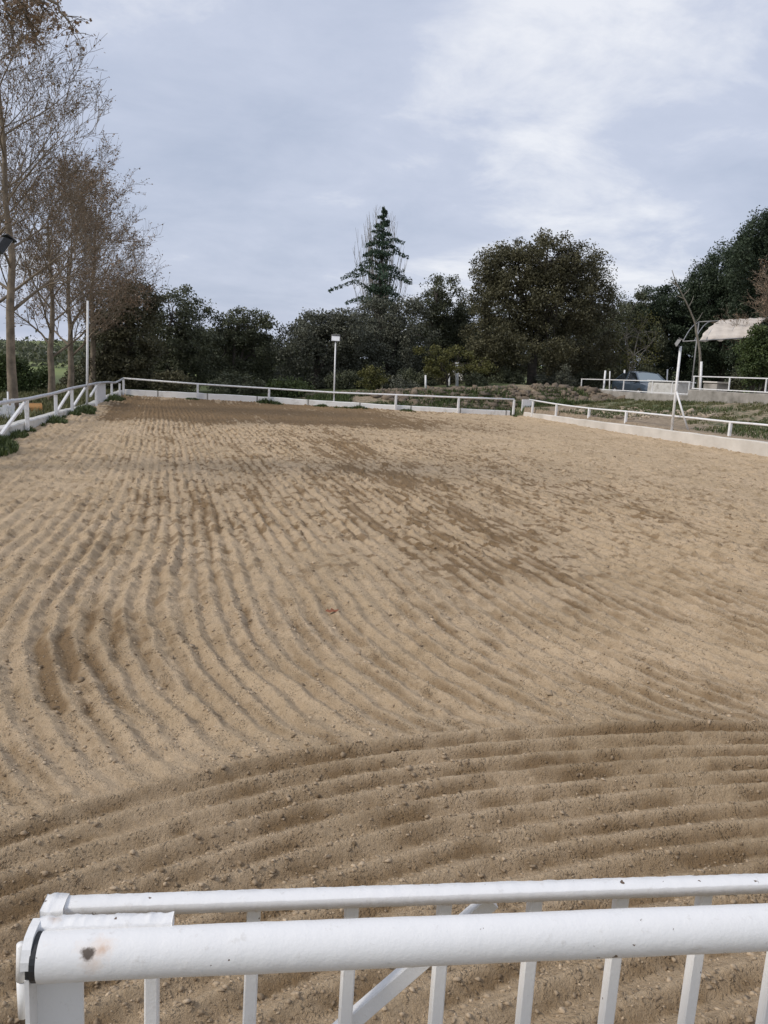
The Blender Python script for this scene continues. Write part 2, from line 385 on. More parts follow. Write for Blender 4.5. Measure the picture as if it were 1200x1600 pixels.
# ------------------------------------------------------------------ raked sand
SPB, SPA = 0.142, 0.132
def fieldA(u, v): return v+0.10*(u-(1.6+(3.15-v)*0.35))**2
def sandH(u, v, want=False):
    w1 = fbm(u*0.55, v*0.35, 3, 31)-0.5; w2 = fbm(u*2.2, v*0.9, 3, 41)-0.5
    gb = 0.52*np.clip((5.3-v)/2.1, 0, 2.2)**2 + 0.30*ss(4.5, 12, v)*ss(1.5, -1, u)
    pb = (u-gb)/SPB + 0.9*w1 + 0.35*w2 + 0.5*(fbm(u*6, v*3.2, 3, 43)-0.5)
    fb = pb-np.floor(pb); tb = np.abs(2*fb-1)
    rowi = np.floor(pb)
    rowamp = 0.55+0.9*vn(rowi*0.73, v*0.45, 51)
    rowamp = rowamp*(0.25+0.95*ss(0.3, 0.65, fbm(u*0.8, v*0.35, 2, 61)))*(1-0.50*ss(6, 12, v))
    nearb = ss(7.5, 4.5, v)
    rowamp = rowamp*(1-nearb)+(0.75+0.5*vn(rowi*0.73, v*0.6, 53))*nearb
    hb = (1-tb**(1.15-0.25*nearb))*(0.034+0.004*nearb)*rowamp*(0.6+0.8*fbm(u*4.5, v*1.6, 3, 63))
    A = fieldA(u, v)+0.035*(fbm(u*0.7, v*0.7, 2, 71)-0.5)
    pa = A/SPA+0.12*w2+0.12*(fbm(u*5, v*5, 3, 73)-0.5)
    fa = pa-np.floor(pa)
    # crest sharp, near side steeper
    ta = np.where(fa < 0.42, (0.42-fa)/0.42, (fa-0.42)/0.58)
    ha = (1-ta**0.85)*0.048*(0.86+0.28*vn(np.floor(pa)*1.7, u*0.8, 81))*(0.95+0.2*fbm(u*5, v*5, 3, 83))
    edge = 3.40+0.06*(fbm(u*2, v*0, 3, 91)-0.5)
    k = ss(edge+0.05, edge-0.05, A)
    berm = 0.018*np.exp(-((A-edge-0.06)/0.10)**2)
    h = hb*(1-k)*(0.35+0.65*ss(edge, edge+0.5, A))+ha*k+berm
    d = np.hypot(u, v)
    c1 = fbm(u*9, v*9, 3, 101)-0.5
    c2 = fbm(u*26, v*26, 3, 111)-0.5
    h = h+(0.018-0.015*k-0.005*ss(6, 4, v))*c1+0.026*np.maximum(c2, -0.08)*(0.6+0.8*fbm(u*1.2, v*1.2, 2, 121))*(1-0.62*k)
    c3 = vn(u*15, v*15, 131); c4 = vn(u*8.5+3, v*10, 133)
    h = h+0.022*ss(0.76, 0.96, c3)*(0.45+1.1*ss(4, 14, d))*(1-0.5*k)+0.030*ss(0.78, 0.95, c4)*ss(4.5, 9, d)
    h = h+0.05*(fbm(u*0.22, v*0.22, 2, 141)-0.5)
    if not want: return h-0.03
    # damp, freshly turned sand, with shade of furrow sides and clods painted in
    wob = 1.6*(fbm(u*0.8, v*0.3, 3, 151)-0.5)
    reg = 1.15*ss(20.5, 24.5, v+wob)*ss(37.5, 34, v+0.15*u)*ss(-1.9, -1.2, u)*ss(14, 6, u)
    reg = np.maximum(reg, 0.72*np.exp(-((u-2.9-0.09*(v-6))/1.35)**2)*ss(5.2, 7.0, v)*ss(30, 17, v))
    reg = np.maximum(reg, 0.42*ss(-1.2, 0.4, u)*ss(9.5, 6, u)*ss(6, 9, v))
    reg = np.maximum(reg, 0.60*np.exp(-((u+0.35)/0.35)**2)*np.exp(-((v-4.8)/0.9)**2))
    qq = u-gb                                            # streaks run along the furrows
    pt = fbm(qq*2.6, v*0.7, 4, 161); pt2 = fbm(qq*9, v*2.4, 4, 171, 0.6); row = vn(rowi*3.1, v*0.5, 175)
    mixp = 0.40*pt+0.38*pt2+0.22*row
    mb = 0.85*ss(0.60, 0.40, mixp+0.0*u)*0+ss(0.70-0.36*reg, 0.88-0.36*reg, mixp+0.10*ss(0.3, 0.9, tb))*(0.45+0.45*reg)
    mb = mb+0.24*reg+0.75*(1-nearb*0.6)*ss(0.60, 0.69, fbm(u*8.5, v*5.5, 3, 197, 0.6))*(0.55+reg)+0.34*ss(0.62, 0.98, tb)*ss(0.35, 0.6, pt2)*(0.4+0.8*ss(0.35, 0.6, pt))  # small dark dashes are clod shadows painted as colour; troughs darker
    sidew = ss(0.50, 0.30, fb)*ss(0.02, 0.12, fb)  # shade painted on the furrow sides that face the camera
    mb = mb+nearb*sidew*(0.18+0.45*ss(0.42, 0.62, pt2))*ss(0.30, 0.55, pt)-0.15*ss(0.12, 0.0, tb)  # ridge tops painted lighter, like a lit edge
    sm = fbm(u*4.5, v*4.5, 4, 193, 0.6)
    ma = 0.24+0.62*ss(0.44, 0.10, fa)*ss(0.28, 0.62, sm)+0.30*ss(0.50, 0.66, fbm(u*2.6, v*4, 4, 191, 0.6))-0.25*ss(0.14, 0.0, ta)  # damp blotches; near sides and crests also carry painted shade and light
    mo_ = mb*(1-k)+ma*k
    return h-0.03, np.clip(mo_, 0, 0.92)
vr = [-1.2]
while vr[-1] < 36.6:
    dd = max(1.0, abs(vr[-1])); st = 0.014 if vr[-1] < 4.5 else 0.014+0.0030*(vr[-1]-4.5)
    if vr[-1] < 1.2: st = 0.04
    vr.append(vr[-1]+min(st, 0.085))
vr = np.array(vr)
ur = np.concatenate([np.arange(-3.8, -0.8, 0.022), np.arange(-0.8, 4.2, 0.0125), np.arange(4.2, 8, 0.020), np.arange(8, 15.0, 0.034)])
UU, VV = np.meshgrid(ur, vr)
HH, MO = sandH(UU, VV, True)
wdist = np.minimum(UU-uL(VV), np.minimum(uR(VV)-UU, (vF(UU)-VV)))
HH = HH+0.07*ss(0.7, 0.05, wdist)
nr, nc = UU.shape
idx = np.arange(nr*nc).reshape(nr, nc)
Q = np.stack([idx[:-1, :-1], idx[:-1, 1:], idx[1:, 1:], idx[1:, :-1]], -1).reshape(-1, 4)
cu = UU[:-1, :-1].ravel(); cv = VV[:-1, :-1].ravel()
keep = (cu > uL(cv)-0.10) & (cu < uR(cv)+0.12) & (cv < vF(cu)+0.10)
Q = Q[keep]
used = np.zeros(nr*nc, bool); used[Q.ravel()] = True
remap = np.cumsum(used)-1
me = quads_mesh('sand', np.stack([UU, VV, HH], -1).reshape(-1, 3)[used], remap[Q], {'damp_shade': MO.ravel()[used]})
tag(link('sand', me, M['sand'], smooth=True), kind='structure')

# clods and crumbs
def ico():
    p = (1+5**0.5)/2
    v = np.array([(-1, p, 0), (1, p, 0), (-1, -p, 0), (1, -p, 0), (0, -1, p), (0, 1, p), (0, -1, -p), (0, 1, -p), (p, 0, -1), (p, 0, 1), (-p, 0, -1), (-p, 0, 1)])/1.9
    f = [(0, 11, 5), (0, 5, 1), (0, 1, 7), (0, 7, 10), (0, 10, 11), (1, 5, 9), (5, 11, 4), (11, 10, 2), (10, 7, 6), (7, 1, 8), (3, 9, 4), (3, 4, 2), (3, 2, 6), (3, 6, 8), (3, 8, 9), (4, 9, 5), (2, 4, 11), (6, 2, 10), (8, 6, 7), (9, 8, 1)]
    return v, np.array(f)
IV, IF = ico()
def lumps(name, P, S, mat, tint, flat=0.65, **kw):
    n = len(P)
    V = (IV[None]+rng.normal(0, 0.20, (n, 12, 3)))*(1+rng.normal(0, 0.16, (n, 12, 1)))*rng.uniform(0.55, 1.5, (n, 1, 3))*np.array([1, 1, flat])
    a = rng.uniform(0, 6.28, n); ca, sa = np.cos(a)[:, None], np.sin(a)[:, None]
    X = V[:, :, 0]*ca-V[:, :, 1]*sa; Y = V[:, :, 0]*sa+V[:, :, 1]*ca
    V = np.stack([X, Y, V[:, :, 2]], -1)*S[:, None, None]+P[:, None, :]
    F = IF[None]+(np.arange(n)*12)[:, None, None]
    return link(name, quads_mesh(name, V.reshape(-1, 3), F.reshape(-1, 3), {'tint': np.repeat(tint, 12)}), mat, smooth=False, **kw)
n = 60000
r_ = 1.6*(22/1.6)**rng.uniform(0, 1, n); a_ = rng.uniform(R(-18), R(48), n)
cu = r_*np.sin(a_); cv = r_*np.cos(a_)
ok = (cu > uL(cv)+0.1) & (cu < uR(cv)-0.1) & (fbm(cu*1.3, cv*1.3, 3, 201)+rng.uniform(-0.13, 0.13, n) > 0.47)
cu, cv = cu[ok], cv[ok]; n = len(cu)
S = np.clip(rng.lognormal(math.log(0.0028), 0.62, n), 0.0014, np.where(np.hypot(cu, cv) < 4, 0.009, 0.013))*(0.85+0.085*np.hypot(cu, cv))
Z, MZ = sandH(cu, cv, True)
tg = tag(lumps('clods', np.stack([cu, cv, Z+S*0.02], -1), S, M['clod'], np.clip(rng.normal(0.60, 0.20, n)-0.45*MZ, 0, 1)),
    'small dry clods and crumbs of earth scattered over the raked sand', 'clods', kind='stuff')

# one rust coloured dead leaf lying on the furrows
p = G(519, 953); z0 = float(sandH(np.array([p[0]]), np.array([p[1]]))[0])
mb = MB(); a0 = 0.3
pts = [(-0.05, 0, 0.012), (-0.03, 0.02, 0.02), (-0.01, 0.012, 0.012), (0.0, 0.03, 0.024), (0.02, 0.014, 0.014), (0.05, 0.01, 0.02), (0.03, -0.012, 0.006), (0.01, -0.02, 0.014), (-0.02, -0.014, 0.004)]
mb.poly([(p[0]+x, p[1]+y, z0+z+0.006) for x, y, z in pts]+[(p[0], p[1], z0+0.012)], [(i, (i+1) % 9, 9) for i in range(9)])
leaf = mb.build('dead_leaf', simple('dead_leaf', (0.18, 0.06, 0.03), (0.28, 0.11, 0.05), 30, 0.8))
tag(leaf, 'curled rust brown dead leaf lying on the raked sand', 'leaf')

# ------------------------------------------------------------------ kerbs and walls
def strip_wall(name, line, zt, th, mat, label, cat, zb=-0.3, side=1, joints=0, lip=0.0):
    """low wall along a polyline; th is thickness to the outer side"""
    pts = []
    line = [Vector((a, b, 0)) for a, b in line]
    # resample
    fine = [line[0]]; zz = [zt[0]]
    for i in range(len(line)-1):
        n_ = max(1, int((line[i+1]-line[i]).length/0.35))
        for k in range(1, n_+1):
            fine.append(line[i].lerp(line[i+1], k/n_)); zz.append(zt[i]+(zt[i+1]-zt[i])*k/n_)
    vs_, fs = [], []
    for i, p in enumerate(fine):
        d = (fine[min(i+1, len(fine)-1)]-fine[max(i-1, 0)]).normalized(); nrm = Vector((-d.y, d.x, 0))*side
        j = random.uniform(-0.006, 0.006); z = zz[i]+random.uniform(-0.01, 0.01)
        vs_ += [p+nrm*j+Vector((0, 0, zb)), p+nrm*(j+0.012)+Vector((0, 0, z-0.02)), p+nrm*(j+0.035)+Vector((0, 0, z)),
                p+nrm*(th-0.03)+Vector((0, 0, z)), p+nrm*th+Vector((0, 0, z-0.02)), p+nrm*th+Vector((0, 0, zb))]
    for i in range(len(fine)-1):
        for k in range(5): fs.append((i*6+k, i*6+k+1, i*6+6+k+1, i*6+6+k) if side > 0 else (i*6+k, i*6+6+k, i*6+6+k+1, i*6+k+1))
    e_ = (len(fine)-1)*6
    fs.append((0, 1, 2, 3, 4, 5)); fs.append((e_+5, e_+4, e_+3, e_+2, e_+1, e_))
    mb = MB().poly(vs_, fs)
    o = mb.build(name, mat)
    return tag(o, label, cat)
# left kerb: grey concrete with whitewashed remains, outside the posts
vv = [2, 10, 17, 22, 27, 31, 36.6]
strip_wall('kerb_wall', [(float(uL(v))-0.06, v) for v in vv], [0.30, 0.29, 0.25, 0.2, 0.12, 0.16, 0.22], 0.22, M['kerb'],
    'low peeling whitewashed kerb wall with weeds growing at its foot along the rail with diagonal braces', 'kerb wall', side=1)
fl = [(FARL[i][0]+(0.05 if i == 0 else 0), FARL[i][1]+0.06) for i in range(len(FARL))]
fl[-1] = (14.18, 31.8)
mt, t, b = newmat('block_whitewash')
f = nnode(t, 2.5, 7, 0.65)
c = ramp(t, f, [(0.30, (0.58, 0.56, 0.51)), (0.45, (0.80, 0.79, 0.76)), (1, (0.85, 0.84, 0.82))])
wv = t.nodes.new('ShaderNodeTexWave'); wv.wave_type = 'BANDS'; wv.bands_direction = 'X'; wv.inputs['Scale'].default_value = 0.157; wv.inputs['Distortion'].default_value = 0
g_ = t.nodes.new('ShaderNodeNewGeometry'); t.links.new(g_.outputs['Position'], wv.inputs['Vector'])
c = mixcol(t, ramp(t, wv.outputs['Fac'], [(0.0, (1, 1, 1)), (0.0015, (0, 0, 0))]), c, (0.2, 0.19, 0.17))
t.links.new(c, b.inputs['Base Color']); b.inputs['Roughness'].default_value = 0.8
strip_wall('kerb_wall', fl, [0.28, 0.29, 0.28, 0.26, 0.25, 0.24, 0.23], 0.15, mt,
    'long white block kerb below the straight far rail of the arena', 'kerb wall', side=1)
vv = [-2, 8, 16.7, 22.6, 28, 31.5]
strip_wall('kerb_wall', [(float(uR(v)), v) for v in vv], [0.42, 0.41, 0.39, 0.34, 0.26, 0.22], 0.24, M['palecon'],
    'pale bare concrete kerb wall at the foot of the grassy bank', 'kerb wall', side=-1)

# ------------------------------------------------------------------ rail fences
def T1(u, v): return float(T(np.array([u]), np.array([v]))[0])
def fence(label, posts, rail, r, pr, mat, railmat, braces=(), ends=(), boxpost=True):
    o = empty('rail_fence', posts[0][0], label, 'fence')
    mb = MB(); mb.tube(rail, r, 12); mb.build('rail', railmat, o, True)
    for a, b_ in posts:
        mb = MB()
        if boxpost: mb.bar(a, b_, pr*2)
        else: mb.tube([a, b_], pr, 10)
        mb.build('post', mat, o, not boxpost)
    for a, b_ in braces:
        mb = MB(); mb.bar(a, b_, pr*1.5, pr*1.5); mb.build('brace', mat, o)
    return o
# left fence
lp = [((43, 679), 624), ((85, 661), 616), ((113, 651), 608), ((153, 636), 600), ((169, 626), 597), ((180, 621), 598)]
posts = []; railp = []
for (x, y), yt in lp:
    q = G(x, y); q = (float(uL(q[1])), q[1], 0) if True else q
    zt = PV(x, yt, q[1])[2]
    posts.append(((q[0], q[1], -0.08), (q[0], q[1], zt-0.02)))
for v in (15.2, 12.7, 10.2, 7.6, 5.0, 2.4):
    posts.append(((float(uL(v)), v, -0.08), (float(uL(v)), v, 0.69)))
rl = [(float(uL(-1)), -1, 0.70), (float(uL(6)), 6, 0.71), (float(uL(12)), 12, 0.70)]
for (x, y) in [(0, 630), (43, 623.5), (64, 619), (85, 614.5), (113, 606.5), (136, 602), (153, 598.5), (169, 597.2), (181, 597.5)]:
    # place on the fence plane u=uL(v)
    d = ray(x, y); # solve d0*t = -2.52+(d1*t-17.75)*.061
    t_ = (-2.52-17.75*0.061)/(d[0]-0.061*d[1]); rl.append((d[0]*t_, d[1]*t_, CAM_H+d[2]*t_))
rl.append((-1.40, 36.18, 0.735))
# smooth rail
def smoothline(P, n=4):
    P = [Vector(p) for p in P]; o = []
    for i in range(len(P)-1):
        p0 = P[max(i-1, 0)]; p1 = P[i]; p2 = P[i+1]; p3 = P[min(i+2, len(P)-1)]
        for k in range(n):
            t_ = k/n
            o.append(0.5*((2*p1)+(p2-p0)*t_+(2*p0-5*p1+4*p2-p3)*t_*t_+(3*p1-p0-3*p2+p3)*t_**3))
    o.append(P[-1]); return o
def onL(x, y):
    d = ray(x, y); t_ = (-2.52-17.75*0.061)/(d[0]-0.061*d[1]); return (d[0]*t_, d[1]*t_, CAM_H+d[2]*t_)
rl_s = [v for v in rl]
for p_ in rl_s: pass
br = [(onL(0, 681), onL(41, 626)), (onL(87, 646), onL(109, 611)), (onL(115, 634), onL(133, 606)), (onL(141, 619), onL(151, 603)),
      ((float(uL(13.0)), 13.0, 0.05), (float(uL(15.1)), 15.1, 0.66)), ((float(uL(8)), 8.0, 0.05), (float(uL(10.0)), 10.0, 0.66))]
fence('sagging pale rail on white posts with diagonal braces along the weedy arena edge',
      posts, smoothline(rl_s), 0.037, 0.038, M['white'], M['galv'], br)
# far fence
fx = [((193, 619), 591), ((309, 625), 600), ((420.6, 631), 607), ((619, 643), 617), ((717, 648), 621), ((803.5, 651), 624)]
posts = []; rr = []
for i, ((x, y), yt) in enumerate(fx):
    q = G(x, y); v = float(vF(q[0]))
    top = PV(x, yt, v)
    rr.append((top[0], v, top[2]))
    wdt = 0.0
    posts.append(((top[0], v, -0.08), (top[0], v, top[2]-0.02)))
rr.insert(3, PV(524, 613.5, 33.35))
o = fence('long straight white rail on thin posts across the far end of the arena', posts, rr, 0.035, 0.042, M['white'], M['white'])
# right fence
rx = [(827, 625), (870, 631.5), (921, 638), (979, 643), (1049, 650), (1077, 652.5), (1142, 659.5), (1200, 664.5)]
rr = [PU(x, y, 14.62) for x, y in rx]
rr = [(14.9, 31.6, 0.74)]+rr[1:]
rr += [(14.5, 13.5, 0.80), (14.45, 9, 0.8), (14.4, 3, 0.8), (14.4, -1, 0.8)]
posts = []
for x, y in [(833, 627), (870, 631.5), (921, 638), (979, 643), (1142, 659.5)]:
    p = PU(x, y, 14.62); posts.append(((p[0], p[1], 0.1), (p[0], p[1], p[2])))
for v in (14.0, 9.5, 5.0, 0.5): posts.append(((14.48, v, 0.1), (14.48, v, 0.8)))
fence('low white pipe rail on short posts at the foot of the grassy bank', posts, smoothline(rr, 3), 0.028, 0.038, M['white'], M['white'])

# white panels at the corners
def panel(label, a, b_, z0, z1, th=0.05, curve=False):
    a = Vector(a); b_ = Vector(b_); d = (b_-a); L_ = d.length; d.normalize(); n_ = Vector((-d.y, d.x, 0))
    out_ = []
    if curve:
        prof = [(0, z0), (L_*0.45, z0), (L_*0.55, z0+0.12), (L_*0.75, z0+0.27), (L_*0.93, z0+0.42), (L_*1.05, z1-0.14), (L_*1.12, z1), (0, z1)]
    else:
        prof = [(0, z0), (L_, z0), (L_, z1), (0, z1)]
    n2_ = len(prof)
    vs_ = [a+d*s_+Vector((0, 0, z)) for s_, z in prof]+[a+d*s_+n_*th+Vector((0, 0, z)) for s_, z in prof]
    fs = [tuple(range(n2_)), tuple(range(2*n2_-1, n2_-1, -1))]+[(i, n2_+i, n2_+(i+1) % n2_, (i+1) % n2_) for i in range(n2_)]
    mb = MB().poly(vs_, fs); o = mb.build('panel', M['white'])
    return o
o = panel('', PV(814.5, 650, 31.9)[:2]+(0,), PV(828.5, 650, 31.9)[:2]+(0,), -0.05, 0.73, 0.06, True); o.name = 'end_panel'
tag(o, 'white metal panel with curved lower corner beside the last far rail post', 'panel')
pa = onL(154.5, 620); pb = onL(168.5, 615)
o = panel('', (pa[0]-0.07, pa[1], 0), (pb[0]-0.07, pb[1], 0), -0.1, 0.68, 0.04); o.name = 'board'
tag(o, 'plain white board fixed between two posts near the far corner of the weedy side', 'board')

# ------------------------------------------------------------------ lamp poles
def lamp_pole(base, top, r, label, lampdir=0.0, lamp=True, brace=None, size=(0.26, 0.1, 0.2), dark=False, tilt=0.5, arm=(0, 0), poleM='white', lens=True):
    o = empty('lamp_pole', base, label, 'lamp pole')
    mb = MB(); mb.tube([base, top], [r, r*0.9], 12); mb.build('pole', M[poleM], o, True)
    if brace:
        mb = MB(); mb.tube(list(brace), r*0.7, 8); mb.build('brace', M['white'], o, True)
    if lamp:
        t_ = Vector(top)+Vector((arm[0], arm[1], 0.0))
        rot = Matrix.Rotation(lampdir, 3, 'Z') @ Matrix.Rotation(tilt, 3, 'X')
        sx, sy, sz = size
        def tr(p): return t_+rot @ Vector(p)
        mb = MB()
        # tapered housing: lens side (-y) larger
        f_ = [(-sx/2, -sy/2, 0), (sx/2, -sy/2, 0), (sx/2, -sy/2, sz), (-sx/2, -sy/2, sz)]
        k_ = [(-sx*0.32, sy/2, sz*0.18), (sx*0.32, sy/2, sz*0.18), (sx*0.32, sy/2, sz*0.85), (-sx*0.32, sy/2, sz*0.85)]
        mb.poly([tr(p) for p in f_+k_], [(0, 1, 2, 3), (7, 6, 5, 4), (0, 4, 5, 1), (1, 5, 6, 2), (2, 6, 7, 3), (3, 7, 4, 0)])
        # visor
        mb.poly([tr(p) for p in [(-sx/2, -sy/2-0.06, sz+0.01), (sx/2, -sy/2-0.06, sz+0.01), (sx/2, sy/2, sz+0.005), (-sx/2, sy/2, sz+0.005), (-sx/2, -sy/2-0.06, sz+0.025), (sx/2, -sy/2-0.06, sz+0.025), (sx/2, sy/2, sz+0.02), (-sx/2, sy/2, sz+0.02)]],
                [(3, 2, 1, 0), (4, 5, 6, 7), (0, 1, 5, 4), (1, 2, 6, 5), (2, 3, 7, 6), (3, 0, 4, 7)])
        h_ = mb.build('lamp_head', M['dark' if dark else 'greylamp'], o)
        if lens:
            mb = MB(); e1 = 0.88
            mb.poly([tr((x*e1, -sy/2-0.008, z)) for x, z in [(-sx/2, sz*0.06), (sx/2, sz*0.06), (sx/2, sz*0.94), (-sx/2, sz*0.94)]]+[tr((x*e1, -sy/2+0.004, z)) for x, z in [(-sx/2, sz*0.06), (sx/2, sz*0.06), (sx/2, sz*0.94), (-sx/2, sz*0.94)]],
                    [(0, 1, 2, 3), (7, 6, 5, 4), (0, 4, 5, 1), (1, 5, 6, 2), (2, 6, 7, 3), (3, 7, 4, 0)])
            mb.build('lens', M['glass'], h_)
        # bracket
        mb = MB(); mb.tube([Vector(top)-Vector((0, 0, 0.04)), t_+rot @ Vector((0, sy*0.3, sz*0.3))], 0.018, 6); mb.build('bracket', M['dark'], o, True)
    return o
bp = (6.82, 33.5, 0.0); tp = PV(524.3, 534, 33.5)
lamp_pole((tp[0]+0.03, 33.5, 0.15), tp, 0.032, 'white lamp pole with a bright square floodlight at the middle of the far rail', R(-14), size=(0.36, 0.14, 0.24), tilt=-0.35)
q = PV(137, 470, 25.6)
lamp_pole((q[0]-0.05, 25.6, 0.0), q, 0.034, 'tall plain white pole rising among the bare plane trees behind the braced rail', lamp=False)
a = PU(1050, 667, 14.35); b_ = PU(1063.5, 541, 14.35)
bra = PU(1077.5, 653, 14.72); brt = PU(1057, 612, 14.36)
lamp_pole((a[0], a[1], 0.30), b_, 0.040, 'leaning white lamp pole with a diagonal brace in front of the concrete terrace', R(60), brace=(brt, (bra[0], bra[1], 0.36)), size=(0.17, 0.08, 0.22), tilt=0.5, arm=(-0.2, -0.02))
q = PV(2, 400, 13.6)
lamp_pole((q[0]-0.42, 13.6, 0.0), (q[0]-0.42, 13.6, q[2]+0.05), 0.045, 'black floodlight seen from behind, mounted high before the bare trees', R(120), size=(0.22, 0.11, 0.27), dark=True, tilt=0.6, arm=(0.36, 0), lens=True)
q = PV(193, 446, 47); o = MB().tube([(q[0], 47, T1(q[0], 47)), q], 0.05, 8).build('pole', M['white'], smooth=True)
tag(o, 'thin pale pole whose tip shows above the dark oaks behind the far corner post', 'pole')

# ------------------------------------------------------------------ terrace
def terr_wall(v0, v1, zt0, zt1, label):
    mb = MB(); n_ = 24; vs_ = []; fs = []
    for i in range(n_+1):
        v = v0+(v1-v0)*i/n_; zt = zt0+(zt1-zt0)*i/n_+random.uniform(-0.012, 0.012)
        vs_ += [(20.0, v, 0.4), (20.0, v, zt-0.02), (20.02, v, zt), (20.2, v, zt), (20.22, v, zt-0.02), (20.22, v, 0.4)]
    for i in range(n_):
        for k in range(5): fs.append((i*6+k, i*6+6+k, i*6+6+k+1, i*6+k+1))
    e_ = n_*6; fs += [(0, 1, 2, 3, 4, 5), (e_+5, e_+4, e_+3, e_+2, e_+1, e_)]
    o = mb.poly(vs_, fs).build('concrete_wall', M['concrete']); return tag(o, label, 'wall')
terr_wall(28.15, 37.2, 1.27, 1.21, 'lower stretch of stained grey concrete retaining wall in front of the parked car')
terr_wall(2, 28.14, 1.62, 1.49, 'higher stretch of rain streaked concrete retaining wall beside the leaning lamp pole')
def frame_fence(label, v0, v1, top, bot, postv, extra=0):
    """top, bot: functions v->z"""
    o = empty('terrace_railing', (20.1, v0, bot(v0)), label, 'railing')
    MB().bar((20.1, v0, top(v0)), (20.1, v1, top(v1)), 0.04, 0.04).build('top_rail', M['white'], o)
    MB().bar((20.1, v0, bot(v0)), (20.1, v1, bot(v1)), 0.04, 0.04).build('bottom_rail', M['white'], o)
    for v in postv: MB().bar((20.1, v, bot(v)+0.02), (20.1, v, top(v)-0.02), 0.045).build('post', M['white'], o)
    return o
li = lambda a0, z0, a1, z1: (lambda v: z0+(z1-z0)*(v-a0)/(a1-a0))
frame_fence('white tube railing on the lower concrete wall in front of the parked car', 28.2, 36.9, li(28.2, 1.80, 36.9, 1.70), li(28.2, 1.32, 36.9, 1.25), [28.25, 33.0, 36.85])
frame_fence('white tube railing on the higher concrete wall under the torn awning', 4, 28.05, li(4, 2.08, 28.05, 2.02), li(4, 1.64, 28.05, 1.55), [28.0, 25.9, 24.0, 21.6, 19.2, 16.8, 14.4, 12, 9.6, 7.2])

# loose white posts
def wpost(x, y0, y1, v, r, label, lean=0, g='loose white posts'):
    a = PV(x, y0, v); b_ = PV(x+lean, y1, v)
    gz = T1(a[0], a[1])
    o = MB().tube([(a[0], a[1], min(gz-0.05, a[2])), b_], [r, r*0.95], 8).build('post', M['white'], smooth=True)
    return tag(o, label, 'post', g)
wpost(943, 609, 579, 35.2, 0.045, 'leaning white post at the open end of the railing before the big oak', 3)
wpost(953, 609, 580, 38, 0.03, 'thin pale post just right of the leaning post at the railing end', 0)
wpost(974, 609, 578, 38.5, 0.045, 'short white post standing at the tail of the parked car', 2)
wpost(1043, 600, 577, 42, 0.045, 'white post tip showing behind the roof of the parked car', 0)
wpost(1096, 610, 565, 29.2, 0.05, 'white post beside the slender bare trunk under the awning', 0)
wpost(665, 614, 586, 38, 0.05, 'white post under the small yellowish shrub left of the whitewashed trunk', 0)
wpost(702, 612, 584, 39.5, 0.04, 'thin pale post between the yellowish shrub and the white trunk', 0)
wpost(714, 610, 566, 38.8, 0.085, 'thick whitewashed post standing under the oaks before the pale shed', 0)
wpost(546, 618, 594, 40.0, 0.03, 'faint thin stake in the shade right of the middle lamp pole', 0)

# pale shed glimpsed between the trunks
c0 = PV(722, 610, 47); c1 = PV(800, 608, 47); gz = 1.0
o = empty('shed', ((c0[0]+c1[0])/2, 48, gz), 'pale flat roofed shed half hidden behind the oak trunks', 'shed')
MB().box(c0[0], c1[0], 47, 49.5, 0.4, 2.55).build('wall', M['kerb'], o)
MB().box(c0[0]-0.15, c1[0]+0.15, 46.8, 49.7, 2.56, 2.70).build('roof', M['concrete'], o)
MB().box(c0[0]+1.0, c0[0]+1.8, 46.97, 46.995, 0.5, 2.3).build('door', M['dark'], o)

# white trough in front of the car
def trough():
    a = PU(1010, 610, 21.0); b_ = PU(1060, 613, 21.0)
    c = (a[1]+b_[1])/2; hw = abs(a[1]-b_[1])/2*0.93
    z1 = PU(1035, 594.5, 21.0)[2]; z0 = 0.85
    o = empty('water_tank', (21.4, c, z0), 'dirty white slab sided tank behind the railing in front of the parked car', 'tank')
    MB().box(21.0, 21.8, c-hw, c+hw, z0, z1-0.05).build('body', M['kerb'], o)
    MB().box(20.96, 21.84, c-hw-0.03, c+hw+0.03, z1-0.05, z1).build('rim', M['white'], o)
    for k in (-0.33, 0.33): MB().box(20.97, 21.0, c+k*2*hw-0.025, c+k*2*hw+0.025, z0, z1-0.052).build('rib', M['white'], o)
trough()
a = PU(1112, 612, 21.3)
o = empty('crate', (21.3, a[1], 0.85), 'small grey crate on the terrace right of the slender bare trunk', 'crate')
z1 = PU(1112, 596, 21.3)[2]
MB().box(21.2, 21.7, a[1]-0.42, a[1]+0.42, 0.85, z1-0.06).build('body', M['concrete'], o)
MB().box(21.17, 21.73, a[1]-0.45, a[1]+0.45, z1-0.06, z1).build('lid', M['palecon'], o)

